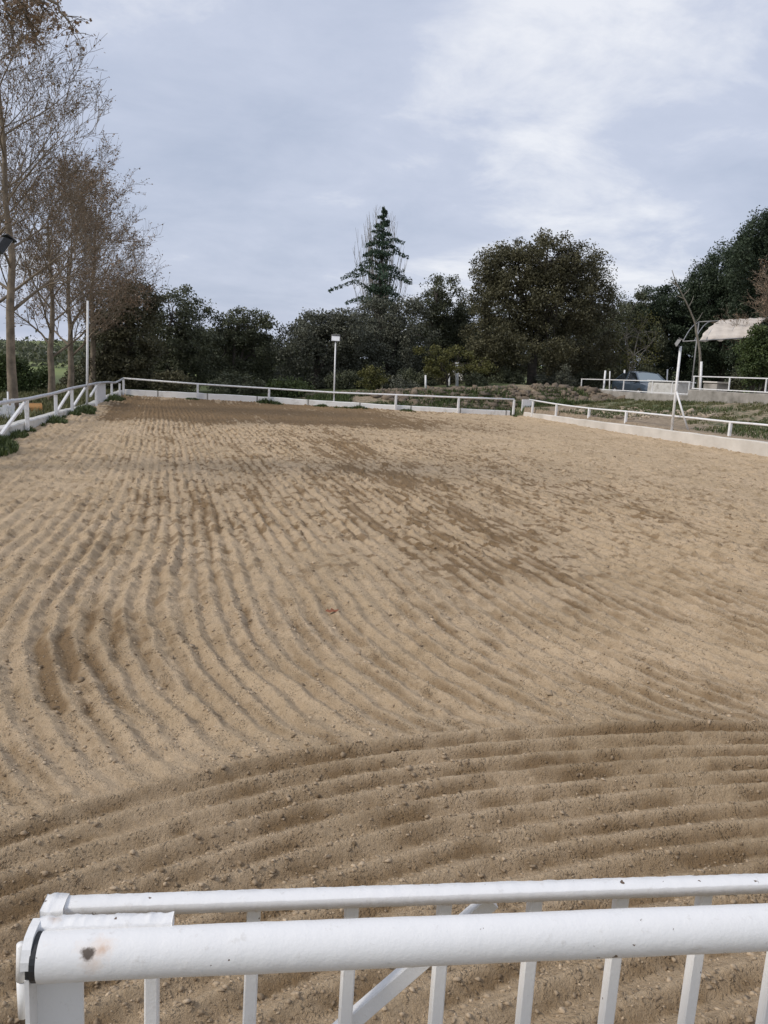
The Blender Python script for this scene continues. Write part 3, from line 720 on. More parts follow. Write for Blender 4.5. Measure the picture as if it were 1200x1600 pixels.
# ------------------------------------------------------------------ car
def build_car(loc, yaw):
    root = empty('parked_car', loc, 'dark blue grey saloon car parked on the terrace behind the white tank', 'car')
    rootm = Matrix.Translation(Vector(loc)) @ Matrix.Rotation(yaw, 4, 'Z')
    def X(p): return rootm @ Vector(p)
    bm_, t, b = newmat('car_paint'); b.inputs['Base Color'].default_value = (0.05, 0.07, 0.095, 1); b.inputs['Roughness'].default_value = 0.22; b.inputs['Coat Weight'].default_value = 0.6
    gm_, t, b = newmat('car_glass'); b.inputs['Base Color'].default_value = (0.20, 0.245, 0.27, 1); b.inputs['Roughness'].default_value = 0.1  # sky reflection put into the pale base colour
    sg_, t, b = newmat('dark_side_glass'); b.inputs['Base Color'].default_value = (0.008, 0.011, 0.013, 1); b.inputs['Roughness'].default_value = 0.25
    tm_ = simple('tyre', (0.015, 0.015, 0.015), (0.03, 0.03, 0.03), 20, 0.85)
    # body: sections along y (front = -y), half width w, bottom, shoulder, top
    secs = [(-2.18, 0.60, 0.35, 0.52, 0.60), (-2.08, 0.78, 0.24, 0.58, 0.70), (-1.6, 0.86, 0.20, 0.70, 0.82), (-1.0, 0.88, 0.20, 0.78, 0.90),
            (-0.6, 0.89, 0.20, 0.84, 0.94), (0.6, 0.89, 0.20, 0.88, 0.96), (1.4, 0.88, 0.22, 0.90, 0.99), (1.9, 0.84, 0.26, 0.88, 1.0), (2.15, 0.74, 0.36, 0.74, 0.94)]
    vs_ = []; fs = []
    for y, w_, zb, zs, zt in secs:
        half = [(w_*0.9, zb), (w_, zb+0.12), (w_*1.0, zs-0.1), (w_*0.97, zs), (w_*0.80, zt-0.02), (w_*0.4, zt+0.01)]
        ring = half+[(-x, z) for x, z in half[::-1]]
        vs_ += [X((x, y, z)) for x, z in ring]
    k = 12
    for i in range(len(secs)-1):
        for j in range(k): fs.append((i*k+j, i*k+(j+1) % k, (i+1)*k+(j+1) % k, (i+1)*k+j))
    fs.append(tuple(range(k-1, -1, -1))); fs.append(tuple((len(secs)-1)*k+j for j in range(k)))
    body = MB().poly(vs_, fs).build('body', bm_, root, True)
    # cabin shell
    roof = [(-0.25, 0.56, 1.36), (0.0, 0.60, 1.42), (0.45, 0.61, 1.44), (0.9, 0.58, 1.40), (1.2, 0.54, 1.33)]
    vs_ = []; fs = []
    for y, w_, z in roof: vs_ += [X((x, y, z+dz)) for x, dz in [(-w_, -0.05), (-w_*0.85, 0.0), (0, 0.025), (w_*0.85, 0.0), (w_, -0.05)]]
    for i in range(4):
        for j in range(4): fs.append((i*5+j, i*5+j+1, i*5+5+j+1, i*5+5+j))
    MB().poly(vs_, fs).build('roof', bm_, root, True)
    A_ = [(-0.74, -1.02, 0.93), (0.74, -1.02, 0.93)]
    MB().poly([X(p) for p in [(-0.72, -0.98, 0.91), (0, -1.06, 0.93), (0.72, -0.98, 0.91), (0.56, -0.25, 1.345), (0, -0.29, 1.39), (-0.56, -0.25, 1.345)]], [(0, 1, 4, 5), (1, 2, 3, 4)]).build('windscreen', gm_, root, True)
    MB().poly([X(p) for p in [(-0.70, 1.75, 1.0), (0.70, 1.75, 1.0), (0.54, 1.2, 1.31), (-0.54, 1.2, 1.31)]], [(0, 1, 2, 3)]).build('rear_window', gm_, root)
    for sgn in (-1, 1):
        MB().poly([X((sgn*x, y, z)) for x, y, z in [(0.78, -0.90, 0.93), (0.80, 0.30, 0.95), (0.615, 0.38, 1.385), (0.585, -0.18, 1.345)]], [(0, 1, 2, 3)]).build('side_window', sg_, root)
        MB().poly([X((sgn*x, y, z)) for x, y, z in [(0.80, 0.38, 0.955), (0.74, 1.55, 0.99), (0.56, 1.15, 1.30), (0.615, 0.45, 1.385)]], [(0, 1, 2, 3)]).build('side_window', sg_, root)
        for y0, z0, y1, z1, xa, xb in [(-1.0, 0.92, -0.22, 1.36, 0.755, 0.575), (0.34, 0.95, 0.42, 1.40, 0.80, 0.61), (1.72, 0.99, 1.2, 1.32, 0.72, 0.55)]:
            MB().bar(X((sgn*xa, y0, z0)), X((sgn*xb, y1, z1)), 0.06, 0.05).build('pillar', bm_, root)
        MB().bar(X((sgn*0.86, -0.78, 0.98)), X((sgn*1.02, -0.76, 1.0)), 0.12, 0.11).build('mirror', bm_, root)
        MB().bar(X((sgn*0.50, -2.09, 0.62)), X((sgn*0.76, -2.0, 0.64)), 0.12, 0.10).build('headlight', M['glass'], root)
        for y in (-1.35, 1.35):
            wl = MB().tube([X((sgn*0.72, y, 0.31)), X((sgn*0.90, y, 0.31))], 0.31, 20).build('wheel', tm_, root, False)
            MB().tube([X((sgn*0.89, y, 0.31)), X((sgn*0.915, y, 0.31))], 0.19, 16).build('rim', M['galv'], wl)
    MB().bar(X((-0.26, -2.2, 0.40)), X((0.26, -2.2, 0.40)), 0.02, 0.11).build('number_plate', M['white'], root)
# faces the camera, turned slightly so that its flank shows on the picture's left
cpos = PV(1028, 604, 35.4)
build_car((cpos[0]+0.35, 37.2, 0.80), R(-6))

# ------------------------------------------------------------------ awning
def awning():
    vA = 31.5
    def P(x, y, v): return Vector(PV(x, y, v))
    o = empty('awning', P(1120, 600, 31)[:2]+(0.85,) if False else (float(P(1130, 600, 31)[0]), 31.0, 0.85), 'torn cream canvas awning on a curved tube frame above the terrace', 'awning')
    # front eave (low edge) and rear ridge (high edge)
    f0, f1 = P(1067, 533.5, 31.0), P(1196, 526, 30.0)
    b0, b1 = P(1092, 503, 33.6), P(1215, 496, 32.6)
    def arch(s_, n_=9):
        a = f0.lerp(f1, s_); b__ = b0.lerp(b1, s_)
        pts_ = []
        for i in range(n_):
            k = i/(n_-1); p = a.lerp(b__, k); p.z += 0.20*math.sin(math.pi*k)*(1-0.35*k); pts_.append(p)
        return pts_
    for s_ in (0.0, 0.14, 0.28, 0.55, 0.8, 1.0):
        MB().tube(arch(s_), 0.02, 6).build('hoop', M['greylamp'], o, True)
    MB().tube([f0, f1], 0.022, 6).build('eave_tube', M['greylamp'], o, True)
    MB().tube([b0, b1], 0.022, 6).build('ridge_tube', M['greylamp'], o, True)
    for p in (f1, b1, b0):
        MB().tube([(p.x, p.y, T1(p.x, p.y)), p], 0.03, 8).build('leg', M['greylamp'], o, True)
    vs_ = []; fs = []; nu, nv = 22, 12
    for i in range(nu+1):
        s_ = 0.20+(0.86-0.20)*i/nu
        ar = arch(s_, nv+1)
        for j, p in enumerate(ar):
            k = j/nv
            q_ = p.copy(); q_.z += 0.03+0.02*math.sin(i*1.3+j*0.7)-(0.05*math.sin(i*0.9)+0.05 if j == 0 else 0)
            q_ += (f1-f0).normalized()*(0.30*k*(1-i/nu)+0.04*math.sin(j*2.1)*(i == 0 or i == nu))
            vs_.append(q_)
    for i in range(nu):
        for j in range(nv): fs.append((i*(nv+1)+j, (i+1)*(nv+1)+j, (i+1)*(nv+1)+j+1, i*(nv+1)+j+1))
    cv_ = MB().poly(vs_, fs).build('canvas', M['canvas'], o, True)
    md = cv_.modifiers.new('thickness', 'SOLIDIFY'); md.thickness = 0.012
awning()

# ------------------------------------------------------------------ vegetation tools
def leaves(centres, size, asp=0.55, tint=None, droop=0.0, flat=0.0):
    """rhombus leaves at centres; returns verts, quads, tint"""
    n = len(centres)
    a = rng.normal(0, 1, (n, 3)); a[:, 2] -= droop; a /= np.linalg.norm(a, axis=1)[:, None]
    b_ = rng.normal(0, 1, (n, 3)); b_[:, 2] *= (1-flat); b_ -= (b_*a).sum(1)[:, None]*a; b_ /= np.linalg.norm(b_, axis=1)[:, None]
    s_ = size*rng.uniform(0.6, 1.4, n)[:, None]
    V = np.stack([centres-a*s_*0.5, centres+b_*s_*asp*0.5, centres+a*s_*0.5, centres-b_*s_*asp*0.5], 1)
    F = np.arange(n*4).reshape(n, 4)
    if tint is None: tint = rng.uniform(0, 1, n)
    return V.reshape(-1, 3), F, np.repeat(tint, 4)
def clump_crown(ells, nclump, per, csize, leaf, flatten=0.75, shell=0.55):
    """ells: (centre xyz, radii xyz). returns leaf centres + tint, clump centres"""
    vol = np.array([e_[1][0]*e_[1][2]*(e_[1][1]**0.5) for e_ in ells]); pr = vol/vol.sum()
    cnt = rng.multinomial(nclump, pr); C_ = []
    for (c, r), k in zip(ells, cnt):
        d = rng.normal(0, 1, (k, 3)); d /= np.linalg.norm(d, axis=1)[:, None]
        rad = (shell**3+(1.06**3-shell**3)*rng.uniform(0, 1, k))**(1/3)
        C_.append(np.array(c)+d*rad[:, None]*np.array(r))
    C_ = np.concatenate(C_)
    n = len(C_); sz = csize*rng.uniform(0.55, 1.35, n)
    per_ = rng.integers(int(per*0.5), int(per*1.5), n)
    idx = np.repeat(np.arange(n), per_)
    off = rng.normal(0, 0.5, (len(idx), 3)); nn_ = np.linalg.norm(off, axis=1); off *= (np.minimum(nn_, 1.0+0.15*rng.uniform(0, 1, len(idx)))/nn_)[:, None]; off *= np.array([1, 1, flatten])
    P_ = C_[idx]+off*sz[idx][:, None]
    ct = rng.uniform(0, 1, n)
    tint = np.clip(0.5*ct[idx]+0.5*rng.uniform(0, 1, len(idx))**1.4+0.15*off[:, 2], 0, 1)
    return P_, tint, C_

def trunk_mb(base, pts_r, kids=None):
    mb = MB()
    return mb
def oak(px, specs, v, mat, label, nclump=170, per=120, csize=0.42, leaf=0.115, forks=3, trunk=0.16, name='oak_tree', group=None, barkm='bark', depth=0.8, flatten=0.75, shell=0.5, tgap=0.0, limbs=9):
    """specs: list of (x, y, rx, ry, dv) ellipses seen at distance v+dv"""
    ells = []
    for s_ in specs:
        x, y, rx, ry = s_[:4]; dvv = s_[4] if len(s_) > 4 else random.uniform(-0.8, 0.8)
        c = PV(x, y, v+dvv); z = np.dot(np.array(c)-np.array([0, 0, CAM_H]), fw); k = z/FPX
        ells.append((c, (rx*k, (rx+ry)*0.5*k*depth, ry*k)))
    b0 = PV(px, 600, v); gz = T1(b0[0], v); base = Vector((b0[0], v, gz-0.1))
    o = empty(name, (base.x, base.y, gz), label, 'tree', group)
    P_, tint, C_ = clump_crown(ells, nclump, per, csize, leaf, flatten, shell)
    keep_ = P_[:, 2] > gz+0.05
    V, F, tt = leaves(P_[keep_], leaf, tint=tint[keep_])
    link('crown', quads_mesh('crown', V, F, {'tint': tt}), M[mat], o)
    mb = MB()
    zs_ = sorted(e_[0][2] for e_ in ells); top_ = zs_[-1]
    fh = min(max(0.45, (top_-gz)*0.26), 2.2); fork = Vector((base.x+random.uniform(-.1, .1), base.y, gz+fh))
    mb.tube([base, base.lerp(fork, 0.15), base.lerp(fork, 0.5)+Vector((random.uniform(-.08, .08), 0, 0)), fork], [trunk*1.5, trunk*1.1, trunk*0.95, trunk*0.85], 10)
    tg_ = sorted(range(len(C_)), key=lambda i: random.random())[:limbs*3]
    mains = []
    for e_i, (c, r) in enumerate(sorted(ells, key=lambda q_: -q_[0][2])):
        c = Vector(c)
        if c.z < fork.z+0.6 and e_i > 1: continue
        if len(mains) < 3 and (not mains or min((c-k_[1]).length for k_ in mains) > 0.8):
            m1 = fork.lerp(c, 0.5)+Vector((random.uniform(-.2, .2), random.uniform(-.3, .3), 0.12*(c-fork).length)); mains.append((m1, c))
            mb.tube([fork-Vector((0, 0, 0.15)), fork.lerp(m1, 0.5)+Vector((random.uniform(-.1, .1), 0, 0.05)), m1, c], [trunk*0.72, trunk*0.55, trunk*0.42, trunk*0.2], 7)
        else:
            k_ = min(mains, key=lambda q_: (q_[0]-c).length); st_ = fork.lerp(k_[0], 0.75) if c.z < k_[0].z else k_[0]
            m1 = st_.lerp(c, 0.5)+Vector((random.uniform(-.2, .2), random.uniform(-.2, .2), 0.12))
            mb.tube([st_, m1, c], [trunk*0.34, trunk*0.26, trunk*0.13], 6)
        near_ = [C_[i] for i in tg_ if (Vector(C_[i])-c).length < max(r)*1.2][:limbs]
        for q_ in near_:
            q_ = Vector(q_); m2 = c.lerp(q_, 0.5)+Vector((random.uniform(-.15, .15), random.uniform(-.15, .15), random.uniform(-.1, .1)))
            mb.tube([m1.lerp(c, 0.7), m2, q_], [trunk*0.24, trunk*0.15, 0.012], 5, cap=False)
    mb.build('trunk', M[barkm], o, True)
    return o

def shrub(x, y, rx, ry, v, mat, label, nclump=40, per=90, csize=0.22, leaf=0.10, name='shrub', group=None):
    c = PV(x, y, v); k = np.dot(np.array(c)-np.array([0, 0, CAM_H]), fw)/FPX
    gz = T1(c[0], c[1])
    o = empty(name, (c[0], v, gz), label, 'shrub', group)
    ells = [(c, (rx*k, rx*k*0.8, ry*k)), ((c[0]+rx*k*random.uniform(-.4, .4), v, c[2]-ry*k*0.3), (rx*k*0.8, rx*k*0.6, ry*k*0.7))]
    P_, tint, C_ = clump_crown(ells, nclump, per, csize, leaf, 0.8, 0.3)
    ok_ = P_[:, 2] > gz
    V, F, tt = leaves(P_[ok_], leaf, tint=tint[ok_])
    link('foliage', quads_mesh('foliage', V, F, {'tint': tt}), M[mat], o)
    mb = MB()
    for i in range(7):
        q_ = Vector(C_[random.randrange(len(C_))]); b1 = Vector((c[0]+random.uniform(-.1, .1), v, gz-0.05))
        mb.tube([b1, b1.lerp(q_, 0.5)+Vector((random.uniform(-.1, .1), 0, 0.05)), q_], [0.035, 0.022, 0.008], 5, cap=False)
    mb.build('stem', M['bark'], o, True)
    return o

# ---- evergreen oaks behind the far rail
GR = 'evergreen oaks behind the far rail'
oak(178, [(185, 490, 42, 42), (165, 535, 32, 50), (205, 545, 40, 48), (215, 478, 32, 32), (175, 580, 40, 30)], 39, 'oakb', 'brownish oak nearest the bare trees at the far left corner', 230, 130, group=GR)
oak(262, [(270, 490, 30, 38), (300, 478, 26, 28), (255, 535, 40, 45), (300, 535, 34, 42), (275, 580, 55, 28)], 42, 'oak', 'dark oak with an open lacy top between the brownish oak and the round low oak', 190, 120, group=GR)
oak(368, [(365, 515, 40, 30), (395, 510, 32, 24), (350, 550, 40, 38), (398, 548, 38, 38), (375, 588, 60, 26)], 43, 'oak', 'low round dark oak left of the dip in the tree line', 210, 120, group=GR)
oak(492, [(495, 515, 42, 30), (465, 545, 32, 42), (520, 545, 42, 42), (480, 590, 50, 26), (540, 520, 30, 34)], 42, 'grey', 'greyish green oak behind the middle lamp pole', 240, 130, group=GR)
oak(605, [(590, 510, 45, 40), (640, 515, 42, 45), (600, 560, 55, 42), (560, 560, 35, 45), (630, 590, 50, 24)], 43.5, 'grey', 'dense grey green oak directly below the spiky conifer', 280, 130, group=GR)
oak(690, [(682, 458, 30, 30), (700, 490, 40, 40), (665, 490, 26, 34), (715, 535, 45, 42), (670, 550, 40, 40)], 45, 'oak', 'tall narrow oak between the conifer and the biggest oak', 240, 120, group=GR)
oak(831, [(795, 415, 48, 36), (855, 402, 52, 38), (910, 425, 42, 40), (760, 432, 26, 40), (790, 475, 62, 40), (870, 475, 70, 40), (930, 470, 28, 36), (770, 530, 45, 36), (910, 530, 50, 44), (845, 505, 50, 30), (775, 560, 40, 30, 2.5), (885, 565, 45, 32, 2.5), (940, 560, 30, 34, 2.0), (815, 445, 70, 45), (880, 445, 60, 40), (800, 545, 38, 22, -1.6), (868, 548, 38, 20, -1.6)],
    41.5, 'oakb', 'biggest oak with a wide domed crown and a dark trunk', 900, 122, csize=0.48, trunk=0.27, group=GR, name='oak_tree', limbs=14)
oak(930, [(945, 500, 40, 40), (985, 490, 42, 34), (950, 545, 45, 45), (1005, 540, 40, 48), (975, 585, 60, 22)], 46, 'oak', 'dark oak in the shade just right of the biggest oak', 240, 120, group=GR)
oak(740, [(735, 560, 40, 40), (790, 560, 42, 34), (765, 590, 50, 16)], 46, 'oak', 'low dark oak closing the gap behind the white posts', 150, 120, group=GR)
oak(880, [(860, 575, 50, 30), (915, 570, 45, 34)], 49, 'oak', 'low dark oak filling the shade behind the trunk of the biggest oak', 150, 120, group=GR)
BR = 'second row of oaks in the deep shade'
for i_, (x_, sp_, lb_) in enumerate([
    (225, [(200, 545, 60, 52), (255, 560, 60, 45)], 'shaded oak of the second row behind the brownish oak'),
    (345, [(320, 560, 50, 45), (385, 565, 60, 40)], 'shaded oak of the second row behind the low round oak'),
    (470, [(445, 570, 55, 38), (510, 555, 60, 48)], 'shaded oak of the second row behind the middle lamp pole'),
    (620, [(580, 550, 60, 50), (650, 545, 60, 52)], 'shaded oak of the second row under the spiky conifer'),
    (735, [(710, 545, 50, 55), (765, 530, 50, 60)], 'shaded oak of the second row above the yellowish small tree'),
    (860, [(820, 540, 55, 55), (890, 535, 60, 60)], 'shaded oak of the second row behind the biggest oak'),
    (985, [(955, 540, 50, 55), (1020, 535, 55, 60)], 'shaded oak of the second row behind the parked car'),
    (1120, [(1090, 540, 60, 60), (1160, 540, 60, 60), (1220, 540, 60, 60)], 'shaded oak of the second row under the pines')]):
    oak(x_, sp_, 54+(i_ % 3), 'oak', lb_, 190, 110, csize=0.6, leaf=0.17, group=BR, shell=0.2, limbs=5)
# pines to the right
oak(1060, [(1025, 478, 40, 30), (1065, 475, 45, 36), (1040, 520, 55, 45), (1085, 530, 50, 50), (1060, 575, 60, 30)], 47, 'pine', 'shorter pine at the low end of the dark pine slope', 420, 150, csize=0.42, leaf=0.12, shell=0.35, name='pine_tree', group='dark pines above the terrace', barkm='bark')
oak(1125, [(1095, 445, 34, 30), (1125, 425, 32, 32), (1150, 400, 28, 30), (1120, 475, 50, 45), (1160, 460, 45, 50), (1130, 530, 60, 50), (1130, 580, 60, 30)], 44, 'pine', 'middle dark pine rising behind the awning', 640, 150, csize=0.40, leaf=0.12, shell=0.35, flatten=1.1, name='pine_tree', group='dark pines above the terrace')
oak(1195, [(1165, 388, 28, 32), (1185, 362, 26, 28), (1205, 365, 32, 34), (1230, 350, 40, 42), (1190, 420, 50, 50), (1250, 410, 60, 60), (1200, 480, 60, 50), (1250, 500, 60, 60), (1200, 550, 60, 50)], 40, 'pine', 'tallest pine cut by the right edge of the view', 900, 150, csize=0.38, leaf=0.12, shell=0.35, flatten=1.1, name='pine_tree', group='dark pines above the terrace')
# small trees and shrubs in front
oak(700, [(668, 550, 16, 13), (690, 556, 24, 18), (720, 560, 22, 18), (750, 572, 20, 16), (684, 572, 26, 14)], 38.2, 'yel', 'small yellowish green tree in front of the dark oaks', 60, 80, csize=0.26, leaf=0.10, trunk=0.05, name='small_tree')
oak(985, [(975, 520, 28, 26), (1000, 512, 24, 26), (990, 555, 34, 24), (1015, 540, 20, 26)], 40.5, 'yel', 'thin leafed yellow green tree with visible grey branches beside the parked car', 50, 36, csize=0.42, leaf=0.10, trunk=0.08, name='small_tree', barkm='palebark', limbs=14)
shrub(1188, 553, 30, 46, 26.6, 'shrub', 'bright leafy green bush at the right end of the terrace', 110, 130, 0.3, 0.09)
shrub(1152, 592, 16, 16, 28.3, 'oak', 'dark low bush on the terrace left of the bright leafy one', 30, 80, 0.2, 0.09)
shrub(270, 600, 35, 16, 37.6, 'oakb', 'low dark bush behind the left part of the far rail', 40, 110, 0.3, 0.1)
shrub(370, 603, 45, 16, 37.4, 'oak', 'low dark bush behind the second bay of the far rail', 50, 110, 0.3, 0.1)
shrub(455, 608, 36, 12, 36.8, 'shrub', 'low green bush left of the middle lamp pole base', 40, 110, 0.3, 0.1)
shrub(585, 596, 26, 20, 38.5, 'yel', 'rounded olive bush right of the middle lamp pole', 40, 100, 0.25, 0.09)
shrub(620, 606, 34, 14, 38.5, 'grey', 'low grey green bush left of the white posts', 40, 110, 0.3, 0.1)
for x_, w_, v_, m_, lb_ in ((545, 30, 40.2, 'oak', 'dark undergrowth bush around the faint stake'), (648, 30, 40.6, 'oak', 'dark undergrowth bush behind the left white post'), (690, 26, 41.0, 'oakb', 'brownish undergrowth bush behind the whitewashed trunk'),
                        (790, 32, 40.8, 'oak', 'dark undergrowth bush at the left foot of the biggest oak'), (868, 30, 40.6, 'grey', 'greyish undergrowth bush at the right foot of the biggest oak'), (920, 28, 41.5, 'oak', 'dark undergrowth bush behind the open end of the white tube railing')):
    shrub(x_, 596, w_, 16, v_, m_, lb_, 60, 110, 0.3, 0.1, group='undergrowth bushes below the oaks')
shrub(745, 598, 18, 12, 38.3, 'oak', 'small dark bush at the top of the stone bank right of the white posts', 24, 90, 0.22, 0.09)
shrub(882, 590, 14, 20, 39, 'grey', 'pale speckled bush at the end of the stone bank near the railing', 30, 60, 0.22, 0.08)
shrub(210, 600, 30, 18, 38.5, 'oakb', 'low brownish bush behind the far corner post', 40, 110, 0.3, 0.1)

# ---- conifer
def conifer():
    v = 50.0
    top = Vector(PV(601, 322, v)); gz = T1(top.x, v); base = Vector((top.x-0.1, v, gz-0.1))
    o = empty('conifer', (base.x, v, gz), 'tall spiky dark conifer with drooping tiers standing above the oaks', 'tree')
    H_ = top.z-gz; C_ = []; T_ = []; mb = MB(); mb.tube([base, base.lerp(top, 0.5), top], [0.2, 0.13, 0.015], 8)
    kk = 50/FPX*1.03
    z = 0.985
    side = 0
    while z > 0.40:
        hpx = (1-z)*H_/kk
        # half width in px by depth below the tip
        wpx = np.interp(hpx, [0, 20, 50, 90, 115, 150, 200], [2, 11, 26, 44, 66, 76, 76])
        for s_ in range(6):
            a = side*2.4+s_*2*math.pi/6+random.uniform(-.4, .4); zj = z+random.uniform(-.02, .02)
            ln = wpx*kk*random.uniform(0.45, 1.2)
            st = base.lerp(top, min(0.99, zj)); d = Vector((math.cos(a), math.sin(a), 0))
            tip = st+d*ln+Vector((0, 0, ln*0.12-0.10*ln*ln*0.4))
            mid = st+d*ln*0.5+Vector((0, 0, ln*0.22))
            mb.tube([st, mid, tip], [0.03+0.02*(1-z), 0.02, 0.006], 4, cap=False)
            n_ = int(14+95*ln)
            tt = rng.uniform(0.05, 1.0, n_)
            for t_ in tt:
                p = st.lerp(mid, t_*2) if t_ < .5 else mid.lerp(tip, t_*2-1)
                wd = 0.20*(1-0.6*t_)+0.05
                sd_ = Vector((-d.y, d.x, 0))*random.gauss(0, wd)*min(1, ln)
                C_.append((p.x+sd_.x, p.y+sd_.y, p.z+random.uniform(-0.20, 0.02)*(0.5+0.5*min(1, ln))))
        side += 1
        z -= np.interp(hpx, [0, 60, 150], [0.028, 0.062, 0.082])
    mb.build('trunk', M['bark'], o, True)
    V, F, tt = leaves(np.array(C_), 0.17, 0.4, droop=0.8)
    link('crown', quads_mesh('crown', V, F, {'tint': tt}), M['cedar'], o)
conifer()

# ---- bare poplar behind the conifer
def poplar():
    v = 56.0
    b0 = PV(592, 600, v); gz = T1(b0[0], v)
    o = empty('bare_poplar', (b0[0], v, gz), 'leafless poplar with many upright thin stems behind the spiky conifer', 'tree')
    k = v/FPX*1.03
    mb = MB(); st = Vector((b0[0], v, gz-.1)); mb.tube([st, st+Vector((0, 0, 2.2))], [0.22, 0.16], 8)
    for i in range(66):
        s_ = random.uniform(-1, 1); d2 = random.uniform(-0.7, 0.7)
        topx = 594+36*s_+random.uniform(-5, 5); topy = 318+34*abs(s_)**1.5+random.uniform(0, 75)*random.random()
        if i % 6 == 0: topx, topy = random.choice((-1, 1))*random.uniform(38, 48)+592, random.uniform(385, 440)
        tp_ = Vector(PV(topx, topy, v+d2*2)); stt = st+Vector((0, 0, random.uniform(1.2, 3.6)))
        m1 = stt.lerp(tp_, 0.4); m1.x += (tp_.x-stt.x)*random.uniform(0.0, 0.22); m1.z -= 0.1
        m2 = stt.lerp(tp_, 0.75); m2.x += (tp_.x-stt.x)*random.uniform(0.0, 0.08)
        mb.tube([stt, m1, m2, tp_], [0.05, 0.024, 0.013, 0.006], 4, cap=False)
        for j in range(7):
            q_ = m1.lerp(tp_, random.uniform(0, 0.9)); e_ = q_+Vector((random.uniform(-.25, .25), random.uniform(-.25, .25), random.uniform(.4, 1.0)))
            mb.tube([q_, e_], [0.012, 0.006], 3, cap=False)
    mb.build('trunk', M['palebark'], o, True)
poplar()

# ---- bare plane trees
def plane_tree(base, H_, spread, label, seed, trunk=0.16, lean=(0, 0), buds=1.0, first=0.32, levels=4, group='bare plane trees beyond the braced rail', cat='tree', twr=0.006, nl=11, size=0.075):
    rnd = random.Random(seed)
    base = Vector(base)
    o = empty('plane_tree', base, label, cat, group)
    mb = MB(); tips = []
    def grow(p, d, ln, r, lev):
        n_ = 4 if lev < 3 else 3
        pts = [p]; dd = d.copy(); seg = ln/n_; rr_ = [r]
        for i in range(n_):
            dd = (dd+Vector((rnd.gauss(0, .16), rnd.gauss(0, .16), rnd.gauss(0.05, .09)))).normalized()
            pts.append(pts[-1]+dd*seg); rr_.append(max(twr*0.7, r*(1-0.78*(i+1)/n_)))
        mb.tube(pts, rr_, (8, 6, 5, 3, 3)[min(lev, 4)], cap=False)
        if lev >= levels:
            for i in range(1, len(pts)): tips.append((pts[i], lev))
            return
        if lev >= levels-1: tips.extend((q_, lev) for q_ in pts[2:])
        kids = {1: 8, 2: 7, 3: 5}.get(lev, 4)
        for i in range(kids):
            t_ = 0.25+0.75*(i+rnd.random()*0.8)/kids
            k = min(int(t_*n_), n_-1); q_ = pts[k].lerp(pts[k+1], min(1, t_*n_-k))
            ax = Vector((rnd.gauss(0, 1), rnd.gauss(0, 1), rnd.gauss(0, .6))); ax = (ax-ax.dot(dd)*dd).normalized()
            nd = (dd*1.0+ax*rnd.uniform(0.6, 1.15)+Vector((0, 0, 0.18))).normalized()
            grow(q_, nd, ln*rnd.uniform(0.38, 0.62), max(twr, r*(1-0.7*t_)*0.6), lev+1)
    n_ = 7; pts = []; rr_ = []
    for i in range(n_+1):
        k = i/n_
        pts.append(base+Vector((lean[0]*k*k+rnd.gauss(0, .05)*min(1, i), lean[1]*k*k+rnd.gauss(0, .05)*min(1, i), H_*0.8*k-0.1*(i == 0)))); rr_.append(trunk*(1.15 if i == 0 else 1)*(1-0.86*k)+0.01)
    mb.tube(pts, rr_, 10, cap=False)
    for i in range(nl):
        k = first+(0.97-first)*i/(nl-1); j = min(int(k*n_), n_-1); q_ = pts[j].lerp(pts[j+1], k*n_-j)
        a = i*2.4+rnd.uniform(-.4, .4)
        elev = 0.35+0.9*k
        d = Vector((math.cos(a), math.sin(a), elev)).normalized()
        grow(q_, d, spread*(1.15-0.45*k)*rnd.uniform(0.8, 1.15), trunk*(1-0.8*k)*0.5, 1)
    grow(pts[-1], Vector((lean[0]*.1, lean[1]*.1, 1)).normalized(), H_*0.22, rr_[-1], 1)
    mb.build('trunk', M['pbark'], o, True)
    T_ = np.array([tuple(p) for p, l_ in tips])
    nb = int(len(T_)*buds); P_ = T_[rng.integers(0, len(T_), nb)]+rng.normal(0, 0.045, (nb, 3))
    V, F, tt = leaves(P_, size, 0.7)
    link('crown', quads_mesh('crown', V, F, {'tint': tt}), M['bud'], o)
    return o
def gbase(x, v): p = PV(x, 600, v); return (p[0], v, T1(p[0], v))
b1 = gbase(21, 23)
plane_tree(b1, 11.4, 2.5, 'tallest bare plane tree with leaning trunk near the left edge of the view', 3, 0.118, (-0.25, 0), 0.28, 0.28, nl=13, size=0.055)
plane_tree(gbase(80, 29), 7.2, 2.6, 'second bare plane tree, thick trunk showing against the green field', 5, 0.11, (0.05, 0), 0.42, 0.25, nl=12, size=0.062)
plane_tree(gbase(109, 34), 7.4, 2.6, 'third bare plane tree, slimmer pale trunk left of the tall white pole', 8, 0.12, (0.1, 0), 0.5, 0.25, nl=12, size=0.066)
plane_tree(gbase(143, 38), 9.2, 3.0, 'last bare plane tree, trunk hidden behind the tall white pole', 9, 0.13, (0.25, 0), 0.55, 0.3, nl=13, size=0.07)
plane_tree(gbase(-38, 27), 11.5, 3.4, 'bare plane tree mostly outside the left edge of the view', 14, 0.15, (0, 0), 0.3, 0.28, nl=12, size=0.06)
